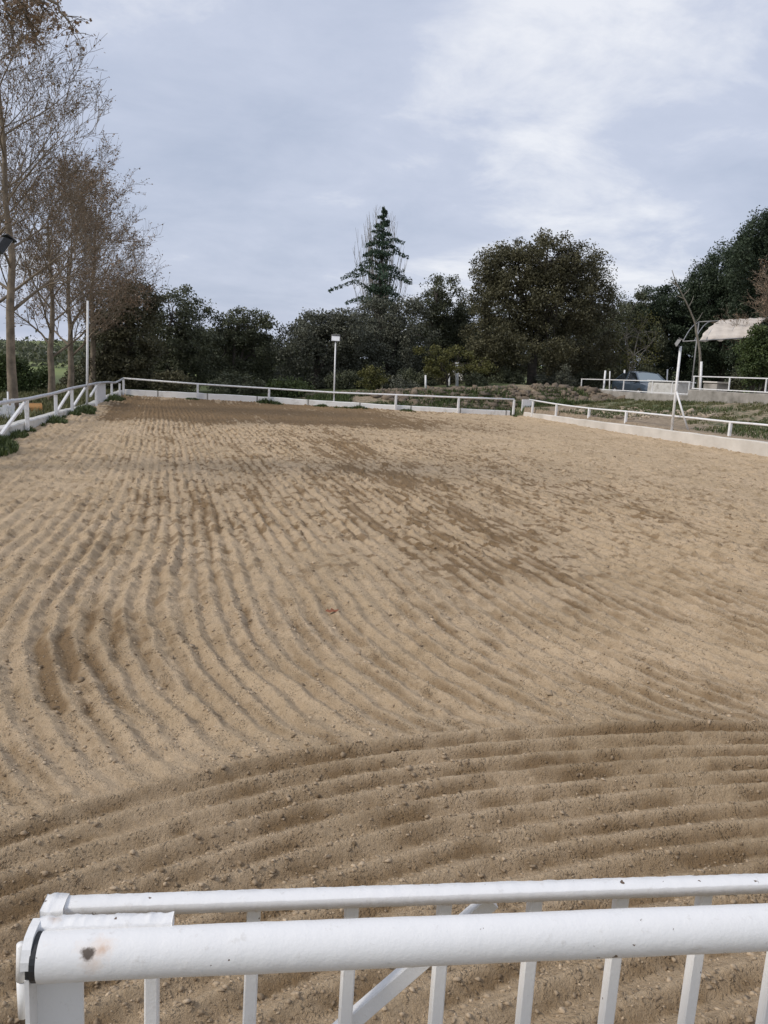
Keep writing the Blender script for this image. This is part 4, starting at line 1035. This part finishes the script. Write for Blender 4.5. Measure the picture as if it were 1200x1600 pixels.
# near tree just outside the frame whose bough hangs in at the top left
b5 = gbase(-230, 12.5)
def bough_tree():
    o = plane_tree(b5, 9.5, 1.7, 'bare plane tree whose fruiting bough hangs into the top left corner', 21, 0.2, (-0.9, 0), 0.25, 0.3, nl=10, size=0.05, twr=0.005)
    mb = MB(); tips = []
    st = Vector((b5[0], b5[1], 4.5)); rnd = random.Random(4)
    for ex, ey, sy, dv_ in [(112, 50, -12, 0.0), (70, 15, -5, 0.4), (42, 40, 0, -0.3), (15, 55, -6, 0.1), (55, 62, 5, 0.6), (30, 5, -8, -0.5)]:
        end = Vector(PV(ex, ey, 11.8+dv_)); mid = Vector(PV(ex*0.35-60, sy-35, 11.9+dv_*0.6)); k2 = Vector(PV(ex*0.78, ey*0.45+sy*0.5-6, 11.85+dv_*.8))
        P_ = smoothline([st, mid, k2, end], 6)
        P_ = [p+Vector((rnd.gauss(0, .02), rnd.gauss(0, .02), rnd.gauss(0, .02))) for p in P_]
        nP = len(P_); mb.tube(P_, [0.05*(1-i/nP)**1.3+0.005 for i in range(nP)], 5, cap=False)
        for i in range(6, nP):
            for j in range(4):
                q_ = P_[i]; e1 = q_+Vector((rnd.gauss(0, .13), rnd.gauss(0, .13), rnd.gauss(-0.02, .12))); mb.tube([q_, q_.lerp(e1, .5)+Vector((0, 0, .02)), e1], [0.006, 0.005, 0.003], 3, cap=False); tips += [e1, e1, q_.lerp(e1, .6)]
    mb.build('bough', M['pbark'], o, True)
    P_ = np.array([tuple(t_) for t_ in tips])+rng.normal(0, .012, (len(tips), 3))
    V, F, tt = leaves(P_, 0.045, 0.8); link('bough_leaf', quads_mesh('bough_leaf', V, F, {'tint': tt}), M['bud'], o).name = 'bough_leaves'
bough_tree()

# slender crooked bare tree under the awning
def crooked():
    pts = [PV(1092, 612, 30), PV(1094, 575, 30), PV(1093, 545, 30), PV(1088, 520, 30), PV(1086, 505, 30), PV(1076, 480, 30), PV(1067, 462, 30), PV(1056, 440, 30), PV(1050, 422, 30)]
    pts[0] = (pts[0][0], 30, 0.85)
    o = empty('bare_tree', pts[0], 'slender crooked leafless trunk standing at the open end of the awning', 'tree')
    mb = MB(); mb.tube(smoothline(pts, 3), [0.062-0.0021*i for i in range(25)], 7)
    mb.build('trunk', M['palebark'], o, True)
    for (x0, y0, x1, y1) in [(1076, 480, 1084, 462), (1067, 462, 1078, 450), (1086, 505, 1098, 488), (1060, 448, 1046, 438), (1070, 468, 1058, 462)]:
        mb = MB(); mb.tube([PV(x0, y0, 30), PV((x0+x1)/2+1, (y0+y1)/2, 30.1), PV(x1, y1, 30.2)], [0.02, 0.014, 0.006], 5)
        mb.build('branch', M['palebark'], o, True)
crooked()
b6 = gbase(1215, 30)
plane_tree((b6[0], 30, 0.85), 5.6, 2.2, 'leafless pale branched tree behind the awning at the right edge', 31, 0.12, (0.1, 0), 0.35, 0.4, nl=9, group=None, size=0.06)

# undergrowth shrubs left of the arena, beyond the braced rail
SH = 'bushes beyond the braced rail'
shrub(12, 590, 40, 34, 33, 'shrub', 'dark green bush behind the tallest bare trunk', 90, 120, 0.35, 0.1, group=SH)
shrub(58, 598, 18, 22, 36, 'shrub', 'dark green bush between the first and second bare trunks', 50, 110, 0.3, 0.1, group=SH)
shrub(122, 598, 26, 24, 42, 'oakb', 'brownish bush at the foot of the third bare trunk', 60, 110, 0.32, 0.1, group=SH)
shrub(150, 585, 20, 34, 41, 'oak', 'dark bush right beside the tall white pole', 60, 110, 0.32, 0.1, group=SH)

# far woodland line as one mass
n_ = 900
a_ = rng.uniform(R(-18), R(50), n_); rr_ = rng.uniform(190, 620, n_)
rowk = np.floor(rr_/70)*70+rng.normal(0, 6, n_)+40
U = rowk*np.sin(a_); V_ = rowk*np.cos(a_)
m_ = fbm(U/90, V_/90, 2, 301) > 0.45
U, V_ = U[m_], V_[m_]
C_ = np.stack([U, V_, T(U, V_)+1.5], -1)
idx = np.repeat(np.arange(len(C_)), 160)
P_ = C_[idx]+rng.normal(0, 1, (len(idx), 3))*np.array([5, 5, 1.4])
V, F, tt = leaves(P_, 0.8, 0.7)
tag(link('woodland', quads_mesh('woodland', V, F, {'tint': tt}), M['oak']), 'distant dark hedgerows and woods on the hills beyond the bare trees', 'woodland', kind='stuff')
# far farm building with pale wall
q = PV(96, 578, 260)
o = empty('farm_shed', (q[0], 260, T1(q[0], 260)), 'tiny pale farm building far off between the bare trunks', 'building')
gz = T1(q[0], 260)
MB().box(q[0]-4.5, q[0]+1.5, 260.0, 266.0, gz-.5, gz+2.0).build('wall', M['kerb'], o)
MB().poly([(q[0]-4.8, 259.7, gz+2.0), (q[0]+1.8, 259.7, gz+2.0), (q[0]+1.8, 263.0, gz+3.1), (q[0]-4.8, 263.0, gz+3.1), (q[0]-4.8, 266.3, gz+2.0), (q[0]+1.8, 266.3, gz+2.0)], [(0, 1, 2, 3), (3, 2, 5, 4), (0, 3, 4), (1, 5, 2), (0, 4, 5, 1)]).build('roof', M['concrete'], o)

# ------------------------------------------------------------------ jump equipment beyond the left rail
def stand(x, v, w_, h_, label, group=None, slats=3, yaw=0.2):
    p = PV(x, 640, v); gz = T1(p[0], v)
    o = empty('jump_stand', (p[0], v, gz), label, 'jump stand', group)
    c, s_ = math.cos(yaw), math.sin(yaw)
    def X(a, b__, z): return (p[0]+a*c-b__*s_, v+a*s_+b__*c, gz+z)
    for i in range(slats):
        a = -w_/2+w_*i/(slats-1)
        MB().bar(X(a, 0, 0.04), X(a, 0, h_*(1-0.25*abs(i-(slats-1)/2)/slats)), 0.07, 0.025).build('slat', M['white'], o)
    MB().bar(X(-w_/2-.05, 0.035, 0.12), X(w_/2+.05, 0.035, 0.12), 0.03, 0.07).build('crosspiece', M['white'], o)
    MB().bar(X(-w_/2-.05, 0.035, h_*0.6), X(w_/2+.05, 0.035, h_*0.6), 0.03, 0.07).build('crosspiece', M['white'], o)
    MB().bar(X(-w_/2, -0.2, 0.02), X(-w_/2, 0.2, 0.02), 0.06, 0.05).build('foot', M['white'], o)
    MB().bar(X(w_/2, -0.2, 0.02), X(w_/2, 0.2, 0.02), 0.06, 0.05).build('foot', M['white'], o)
GJ = 'white jump stands beyond the braced rail'
stand(3, 20.5, 0.30, 0.32, 'low white slatted stand at the left edge behind the rail', GJ, 3)
stand(14, 20.2, 0.16, 0.58, 'taller white upright stand just left of the first brace', GJ, 2)
stand(36, 21.5, 0.10, 0.40, 'narrow white upright stand seen between brace and post', GJ, 2)
q = PV(12, 612, 20.4)
tag(MB().tube([(q[0], 20.4, T1(q[0], 20.4)), q], 0.018, 8).build('stake', M['white'], smooth=True), 'thin white stake rising above the taller jump stand', 'stake')
om = simple('orange_plastic', (0.50, 0.24, 0.07), (0.62, 0.34, 0.12), 10, 0.55)
p = PV(51, 633, 23.0); gz = T1(p[0], 23)
o = empty('orange_drum', (p[0], 23, gz), 'faded orange drum lying on its side in the grass beyond the rail', 'drum')
z_ = gz+0.15
MB().tube([(p[0]-0.22, 23, z_), (p[0]+0.2, 23.12, z_)], 0.15, 16).build('barrel', om, o, False)
for k in (-0.2, 0.0, 0.18): MB().tube([(p[0]+k-0.012, 23+0.12*(k+.22)/.42, z_), (p[0]+k+0.012, 23+0.12*(k+.24)/.42, z_)], 0.16, 16).build('hoop', om, o, False)

# ------------------------------------------------------------------ stone bank
def bank_stones():
    n = 5200
    u = rng.uniform(6.5, 20.2, n); w_ = rng.uniform(0, 1, n)
    v = vF(u)+0.9+w_*3.0
    dens = fbm(u*0.8, v*0.8, 3, 401)
    ok_ = (dens > 0.36) & (rng.uniform(0, 1, n) < 0.25+0.75*ss(7, 12, u)) & (w_ > 0.75-0.75*ss(8, 11, u))
    u, v = u[ok_], v[ok_]
    S_ = np.clip(rng.lognormal(math.log(0.085), 0.45, len(u)), 0.04, 0.24)
    P_ = np.stack([u, v, T(u, v)+S_*0.15], -1)
    mt, t, b = newmat('field_stone')
    c = mixcol(t, attr(t, 'tint'), (0.085, 0.064, 0.044), (0.27, 0.205, 0.14))
    c = mixcol(t, nnode(t, 14, 5), c, (0.16, 0.13, 0.10)); t.links.new(c, b.inputs['Base Color']); b.inputs['Roughness'].default_value = 0.95
    o = lumps('rubble', P_, S_, mt, rng.uniform(0, 1, len(u)), 0.6)
    tag(o, 'brown rubble stones tumbled down the bank under the biggest oak', 'rubble', kind='stuff')
bank_stones()
# spill of pale stones on the right-hand bank
u = rng.uniform(14.9, 17.6, 700); v = rng.uniform(22.5, 29.5, 700); ok_ = fbm(u*0.9, v*0.6, 3, 411) > 0.5; u, v = u[ok_], v[ok_]
S_ = np.clip(rng.lognormal(math.log(0.05), 0.45, len(u)), 0.02, 0.16)
mt, t, b = newmat('pale_stone'); t.links.new(mixcol(t, attr(t, 'tint'), (0.22, 0.17, 0.12), (0.45, 0.37, 0.28)), b.inputs['Base Color']); b.inputs['Roughness'].default_value = 0.95
tag(lumps('stones', np.stack([u, v, T(u, v)+S_*.1], -1), S_, mt, rng.uniform(0, 1, len(u)), 0.6), 'pale stones and sandy earth spilled on the bank above the concrete kerb', 'stones', kind='stuff')

# ------------------------------------------------------------------ grass and weeds
def grass(name, U, V_, Z, hgt, wid, mat, label, cat='grass', lean=0.45):
    n = len(U)
    a = rng.uniform(0, 6.283, n); l_ = rng.uniform(0.1, lean, n)*hgt
    dx, dy = np.cos(a)*l_, np.sin(a)*l_
    px, py = -np.sin(a)*wid/2, np.cos(a)*wid/2
    b0 = np.stack([U-px, V_-py, Z-0.02], -1); b1 = np.stack([U+px, V_+py, Z-0.02], -1)
    m0 = np.stack([U-px*.8+dx*.35, V_-py*.8+dy*.35, Z+hgt*.6], -1); m1 = np.stack([U+px*.8+dx*.35, V_+py*.8+dy*.35, Z+hgt*.6], -1)
    t0 = np.stack([U+dx-px*.1, V_+dy-py*.1, Z+hgt], -1); t1 = np.stack([U+dx+px*.1, V_+dy+py*.1, Z+hgt], -1)
    VV_ = np.stack([b0, b1, m1, m0, t1, t0], 1).reshape(-1, 3)
    base = (np.arange(n)*6)[:, None]
    F = np.concatenate([base+np.array([0, 1, 2, 3]), base+np.array([3, 2, 4, 5])])
    o = link(name, quads_mesh(name, VV_, F, {'tint': np.repeat(rng.uniform(0, 1, n), 6)}), M[mat])
    return tag(o, label, cat, kind='stuff')
# weeds at the foot of the left rail
n = 26000
v = rng.uniform(6, 33, n); off = rng.uniform(0, 1, n)**1.6*0.75-0.02
u = uL(v)+off
dn = fbm(v*0.55, v*0+3.3, 3, 501)+0.14*ss(19, 16, v)+0.12*np.exp(-((v-24.5)/2.2)**2)
ok_ = dn-off*0.55 > 0.46
u, v = u[ok_], v[ok_]; hf = (dn-off*0.55-0.44)[ok_]
hg = np.clip(0.06+0.7*hf, 0.05, 0.22)*rng.uniform(0.5, 1.15, len(u))
grass('weeds', u, v, 0*u+0.03, hg, 0.022, 'grassm', 'dark green weeds and grass tufts growing inside the braced rail', 'weeds', 0.9)
# weeds at the far kerb
n = 6000
u = rng.uniform(-1.3, 14.3, n); dn = fbm(u*0.9, u*0+7.7, 3, 511)
ok_ = dn > 0.52; u = u[ok_]; dn = dn[ok_]; v = vF(u)-rng.uniform(0.0, 1.0, len(u))**1.5*0.35
grass('weeds', u, v, 0*u+0.02, np.clip((dn-0.50)*1.3, 0.04, 0.22)*rng.uniform(0.5, 1.2, len(u)), 0.03, 'grassm', 'small dark weeds dotted along the foot of the far white kerb', 'weeds', 0.9)
# bank grass
n = 60000
u = rng.uniform(14.75, 19.95, n); v = rng.uniform(10, 34, n)
sf = soilf(u, v)+0.9*(fbm(u*2.2, v*2.2, 3, 521)-0.5)
ok_ = sf < 0.44; u, v = u[ok_], v[ok_]
grass('grass', u, v, T(u, v), rng.uniform(0.03, 0.09, len(u)), 0.02, 'drygrass', 'patchy half dry grass on the bank below the concrete terrace', 'grass', 1.0)
n = 30000
u = rng.uniform(14.75, 19.95, n); v = rng.uniform(10, 36, n)
ok_ = (fbm(u*0.5, v*0.5, 3, 531) > 0.56); u, v = u[ok_], v[ok_]
grass('grass', u, v, T(u, v), rng.uniform(0.03, 0.12, len(u)), 0.022, 'grassm', 'darker green grass tufts on the bank below the concrete terrace', 'grass', 1.0)
# behind the far rail
n = 30000
u = rng.uniform(-1.3, 19, n); v = vF(u)+rng.uniform(0.25, 3.0, n)
ok_ = (fbm(u*0.7, v*0.7, 3, 541) > 0.40); u, v = u[ok_], v[ok_]
grass('grass', u, v, T(u, v), rng.uniform(0.06, 0.26, len(u)), 0.03, 'grassm', 'green grass growing just behind the far white kerb', 'grass', 0.9)
# meadow beyond the left rail
n = 60000
v = 12+30*rng.uniform(0, 1, n)**1.2; u = uL(v)-0.3-rng.uniform(0, 7, n)
ok_ = (fbm(u*0.7, v*0.7, 3, 551) > 0.40); u, v = u[ok_], v[ok_]
grass('grass', u, v, T(u, v), rng.uniform(0.06, 0.24, len(u)), 0.03, 'drygrass', 'rough meadow grass between the bare plane trees', 'grass', 0.9)

# ------------------------------------------------------------------ the near gate
GO = np.array([-0.10, 0.73, 0.0]); GE = np.array([0.990, -0.139, 0.0]); GN = np.array([0.139, 0.990, 0.0])
def gp(s, n, z): return tuple(GO+GE*s+GN*n+np.array([0, 0, z]))
def gplane(x, y, n):
    d = ray(x, y); o_ = np.array([0, 0, CAM_H]); p0 = GO+GN*n
    t_ = np.dot(p0-o_, GN)/np.dot(d, GN); p = o_+d*t_
    return float(np.dot(p-GO, GE)), float(p[2])
PZ = 1.098; PR = 0.0222
sp_s, sp_z = gplane(135, 1494, -0.022)
sp2_s, sp2_z = gplane(158, 1490, -0.022)
sp3_s, sp3_z = gplane(75, 1462, -0.01)
SPOTS = [(gp(sp_s+0.008, -0.016, sp_z), 0.002, 0.020, 0.55, (0.72, 0.55, 0.42)), (gp(sp3_s, -0.012, sp3_z), 0.002, 0.010, 0.6, (0.70, 0.50, 0.34)),
         (gp(sp2_s, -0.018, sp2_z), 0.001, 0.007, 0.8, (0.55, 0.36, 0.24)), (gp(sp_s, -0.018, sp_z), 0.0035, 0.0075, 1.0, (0.11, 0.085, 0.065))]
for k_ in range(14):                                  # split in the paint along the gate's top rail
    a_, b__ = gplane(142+5*k_, 1409.5-0.45*k_+random.uniform(-.6, .6), 0.0675)
    SPOTS.append((gp(a_, 0.0675, b__), 0.0006, 0.0022, 0.85, (0.30, 0.19, 0.13)))
for x_, y_, n_, r_2 in ((238, 1428, 0.07, 0.005), (240, 1437, 0.024, 0.004), (84, 1437, 0.02, 0.008), (200, 1390, 0.08, 0.005), (700, 1412, 0.072, 0.004), (972, 1402, 0.072, 0.004)):
    a_, b__ = gplane(x_, y_, n_)
    SPOTS.append((gp(a_, n_, b__), 0.0008, r_2, 0.55, (0.42, 0.27, 0.16)))
for x_, y_ in ((830, 1462), (1108, 1447), (1008, 1436), (196, 1452)):
    a_, b__ = gplane(x_, y_, -0.012)
    SPOTS.append((gp(a_, -0.012, b__), 0.0008, 0.0042, 0.5, (0.50, 0.42, 0.34)))
M['hand'] = handpaint()
hr = empty('handrail', gp(0.4, 0, 0), 'thick round white handrail in the foreground with a dark chipped spot near its end', 'handrail')
def noisy_tube(p0, p1, r, n_seg, n_ring, amp, seed, name, parent):
    p0 = Vector(p0); p1 = Vector(p1); d = (p1-p0).normalized(); x = d.cross(Vector((0, 0, 1))).normalized(); y = x.cross(d)
    s_ = np.linspace(0, (p1-p0).length, n_seg+1); a = np.linspace(0, 2*np.pi, n_ring, endpoint=False)
    S2, A2 = np.meshgrid(s_, a, indexing='ij')
    rr2 = r+amp*(fbm(S2*55+3, np.sin(A2)*1.6+np.cos(A2)*1.1+4, 3, seed)-0.5)+amp*0.8*(fbm(S2*9, np.cos(A2)*1.0+9+np.sin(A2)*.7, 2, seed+5)-0.5)
    P_ = np.array(p0)[None, None]+S2[..., None]*np.array(d)+(np.cos(A2)*rr2)[..., None]*np.array(x)+(np.sin(A2)*rr2)[..., None]*np.array(y)
    id_ = np.arange((n_seg+1)*n_ring).reshape(n_seg+1, n_ring)
    F = np.stack([id_[:-1], np.roll(id_, -1, 1)[:-1], np.roll(id_, -1, 1)[1:], id_[1:]], -1).reshape(-1, 4)
    return link(name, quads_mesh(name, P_.reshape(-1, 3), F), M['hand'], parent, True)
noisy_tube(gp(-0.002, 0, PZ), gp(1.9, 0, PZ), PR, 700, 48, 0.0007, 601, 'pipe', hr)
MB().tube([gp(-0.0075, 0, PZ), gp(0.001, 0, PZ)], PR*0.97, 24).build('gap_shade', M['dark'], hr)  # dark disc stands in for the shade in the end gap
# welded strip on top behind the pipe, with its hook at the end
def bumpy_box(name, s0, s1, n0, n1, z0, z1, parent, ns=60, amp=0.0012, mat='hand', seed=5):
    S_ = np.linspace(s0, s1, ns); sec = [(n0, z0), (n0, z1-0.001), (n0+0.001, z1), ((n0+n1)/2, z1+0.0008), (n1-0.001, z1), (n1, z1-0.001), (n1, z0)]
    vs_ = []; k = len(sec)
    for i, s_ in enumerate(S_):
        for j, (n_, z) in enumerate(sec):
            e_ = amp*(float(fbm(np.array([s_*160]), np.array([j*1.7]), 2, seed)[0])-0.5)*2
            vs_.append(gp(s_, n_+e_*0.7, z+(e_ if j not in (0, 6) else 0)))
    fs = [(i*k+j, i*k+j+1, (i+1)*k+j+1, (i+1)*k+j) for i in range(len(S_)-1) for j in range(k-1)]
    fs += [(i*k+k-1, i*k, (i+1)*k, (i+1)*k+k-1) for i in range(len(S_)-1)]
    fs += [tuple(range(k)), tuple((len(S_)-1)*k+j for j in range(k-1, -1, -1))]
    return MB().poly(vs_, fs).build(name, M[mat], parent, True)
bumpy_box('welded_strip', -0.009, 0.115, 0.010, 0.0265, PZ+0.010, PZ+0.0232, hr, 90, 0.0016)
# hooked end of the strip
hk = MB(); vs_ = []
prof = [(0.028, 0.018), (0.022, 0.0240), (0.008, 0.0255), (-0.006, 0.0245), (-0.014, 0.018), (-0.019, 0.009), (-0.020, 0.001), (-0.015, -0.001), (-0.012, 0.007), (-0.006, 0.014), (0.006, 0.018)]
k = len(prof)
hk.poly([gp(-0.015, n_, PZ+z) for n_, z in prof]+[gp(-0.007, n_, PZ+z) for n_, z in prof], [tuple(range(k-1, -1, -1)), tuple(range(k, 2*k))]+[(i, (i+1) % k, k+(i+1) % k, k+i) for i in range(k)])
hk.build('hook', M['hand'], hr)
# end post: angle iron below the pipe
ps = MB()
ps.poly([gp(s_, n_, z) for z in (-0.06, PZ-0.015) for s_, n_ in [(-0.014, -0.012), (-0.010, -0.012), (-0.010, 0.012), (0.032, 0.012), (0.032, 0.016), (-0.014, 0.016)]],
        [(0, 1, 7, 6), (1, 2, 8, 7), (2, 3, 9, 8), (3, 4, 10, 9), (4, 5, 11, 10), (5, 0, 6, 11), (6, 7, 8, 11), (8, 9, 10, 11), (5, 2, 1, 0), (5, 4, 3, 2)])
ps.build('end_post', M['hand'], hr)
MB().poly([gp(s_, n_, z) for s_ in (-0.0135, -0.0095) for n_, z in [(-0.012, PZ-0.014), (0.016, PZ-0.014), (0.018, PZ+0.012), (0.004, PZ+0.018), (-0.010, PZ+0.008)]],
        [(4, 3, 2, 1, 0), (5, 6, 7, 8, 9)]+[(i, (i+1) % 5, 5+(i+1) % 5, 5+i) for i in range(5)]).build('end_plate', M['dark'], hr)
hs = MB(); hs.tube([gp(-0.0195, 0.0, PZ-0.062), gp(-0.0195, 0.0, PZ-0.024)], [0.0045, 0.0052], 14).build('hinge_knuckle', M['hand'], hr, True)
MB().tube([gp(-0.0195, 0.0, PZ-0.0225), gp(-0.0195, 0.0, PZ+0.014)], [0.0056, 0.0042], 14).build('hinge_knuckle', M['hand'], hr, True)
MB().tube([gp(-0.0195, 0.0, PZ-0.06), gp(-0.0195, 0.0, PZ+0.0125)], 0.0042, 10).build('hinge_pin', M['dark'], hr, True)

gt = empty('gate', gp(0.4, 0.08, 0), 'white barred gate with a square top rail just behind the foreground handrail', 'gate')
RT = 1.10
bumpy_box('top_rail', -0.016, 1.9, 0.067, 0.088, RT-0.0118, RT, gt, 500, 0.0007, seed=9)
bumpy_box('corner_weld', -0.020, 0.002, 0.060, 0.0895, RT-0.020, RT+0.0012, gt, 22, 0.0022, seed=12)
tops = [(238, 1430), (397, 1424), (550, 1415), (695, 1410), (836, 1407), (971, 1402), (1101, 1398)]
ss_ = [gplane(x, y, 0.081)[0] for x, y in tops]
st_ = ss_[-1]-ss_[-2]
for k in range(6): ss_.append(ss_[-1]+st_)
leans = [0.0, -0.006, -0.004, -0.003, -0.003, -0.005, -0.006]+[-0.005]*6
for s_, ln in zip(ss_, leans):
    MB().bar(gp(s_, 0.081, RT-0.0125), gp(s_+ln*2, 0.081, 0.16), 0.0145, 0.0145, upv=tuple(GN)).build('bar', M['hand'], gt)
    wl = MB()
    for j in range(9):
        a = random.uniform(0, 6.28); c = Vector(gp(s_+math.cos(a)*0.008, 0.081+math.sin(a)*0.008, RT-0.0135))
        wl.poly([tuple(c+Vector(tuple(v_*random.uniform(.002, .0038)))) for v_ in IV], [tuple(f_) for f_ in IF])
    wl.build('weld', M['hand'], gt, True)
MB().bar(gp(0.0, 0.081, 0.12), gp(0.0, 0.081, RT-0.025), 0.018).build('stile', M['hand'], gt)
MB().bar(gp(-0.008, 0.081, 0.145), gp(1.9, 0.081, 0.145), 0.026, 0.026).build('bottom_rail', M['hand'], gt)
s0, z0 = gplane(550, 1592, 0.098); s1, z1 = gplane(768, 1404, 0.098)
dz = (z1-z0)/(s1-s0)
MB().bar(gp(s0-(z0-0.17)/dz, 0.096, 0.17), gp(s1, 0.096, min(z1, RT-0.004)), 0.020, 0.012, upv=tuple(GN)).build('brace', M['hand'], gt)
print('brace', s0, z0, s1, z1)
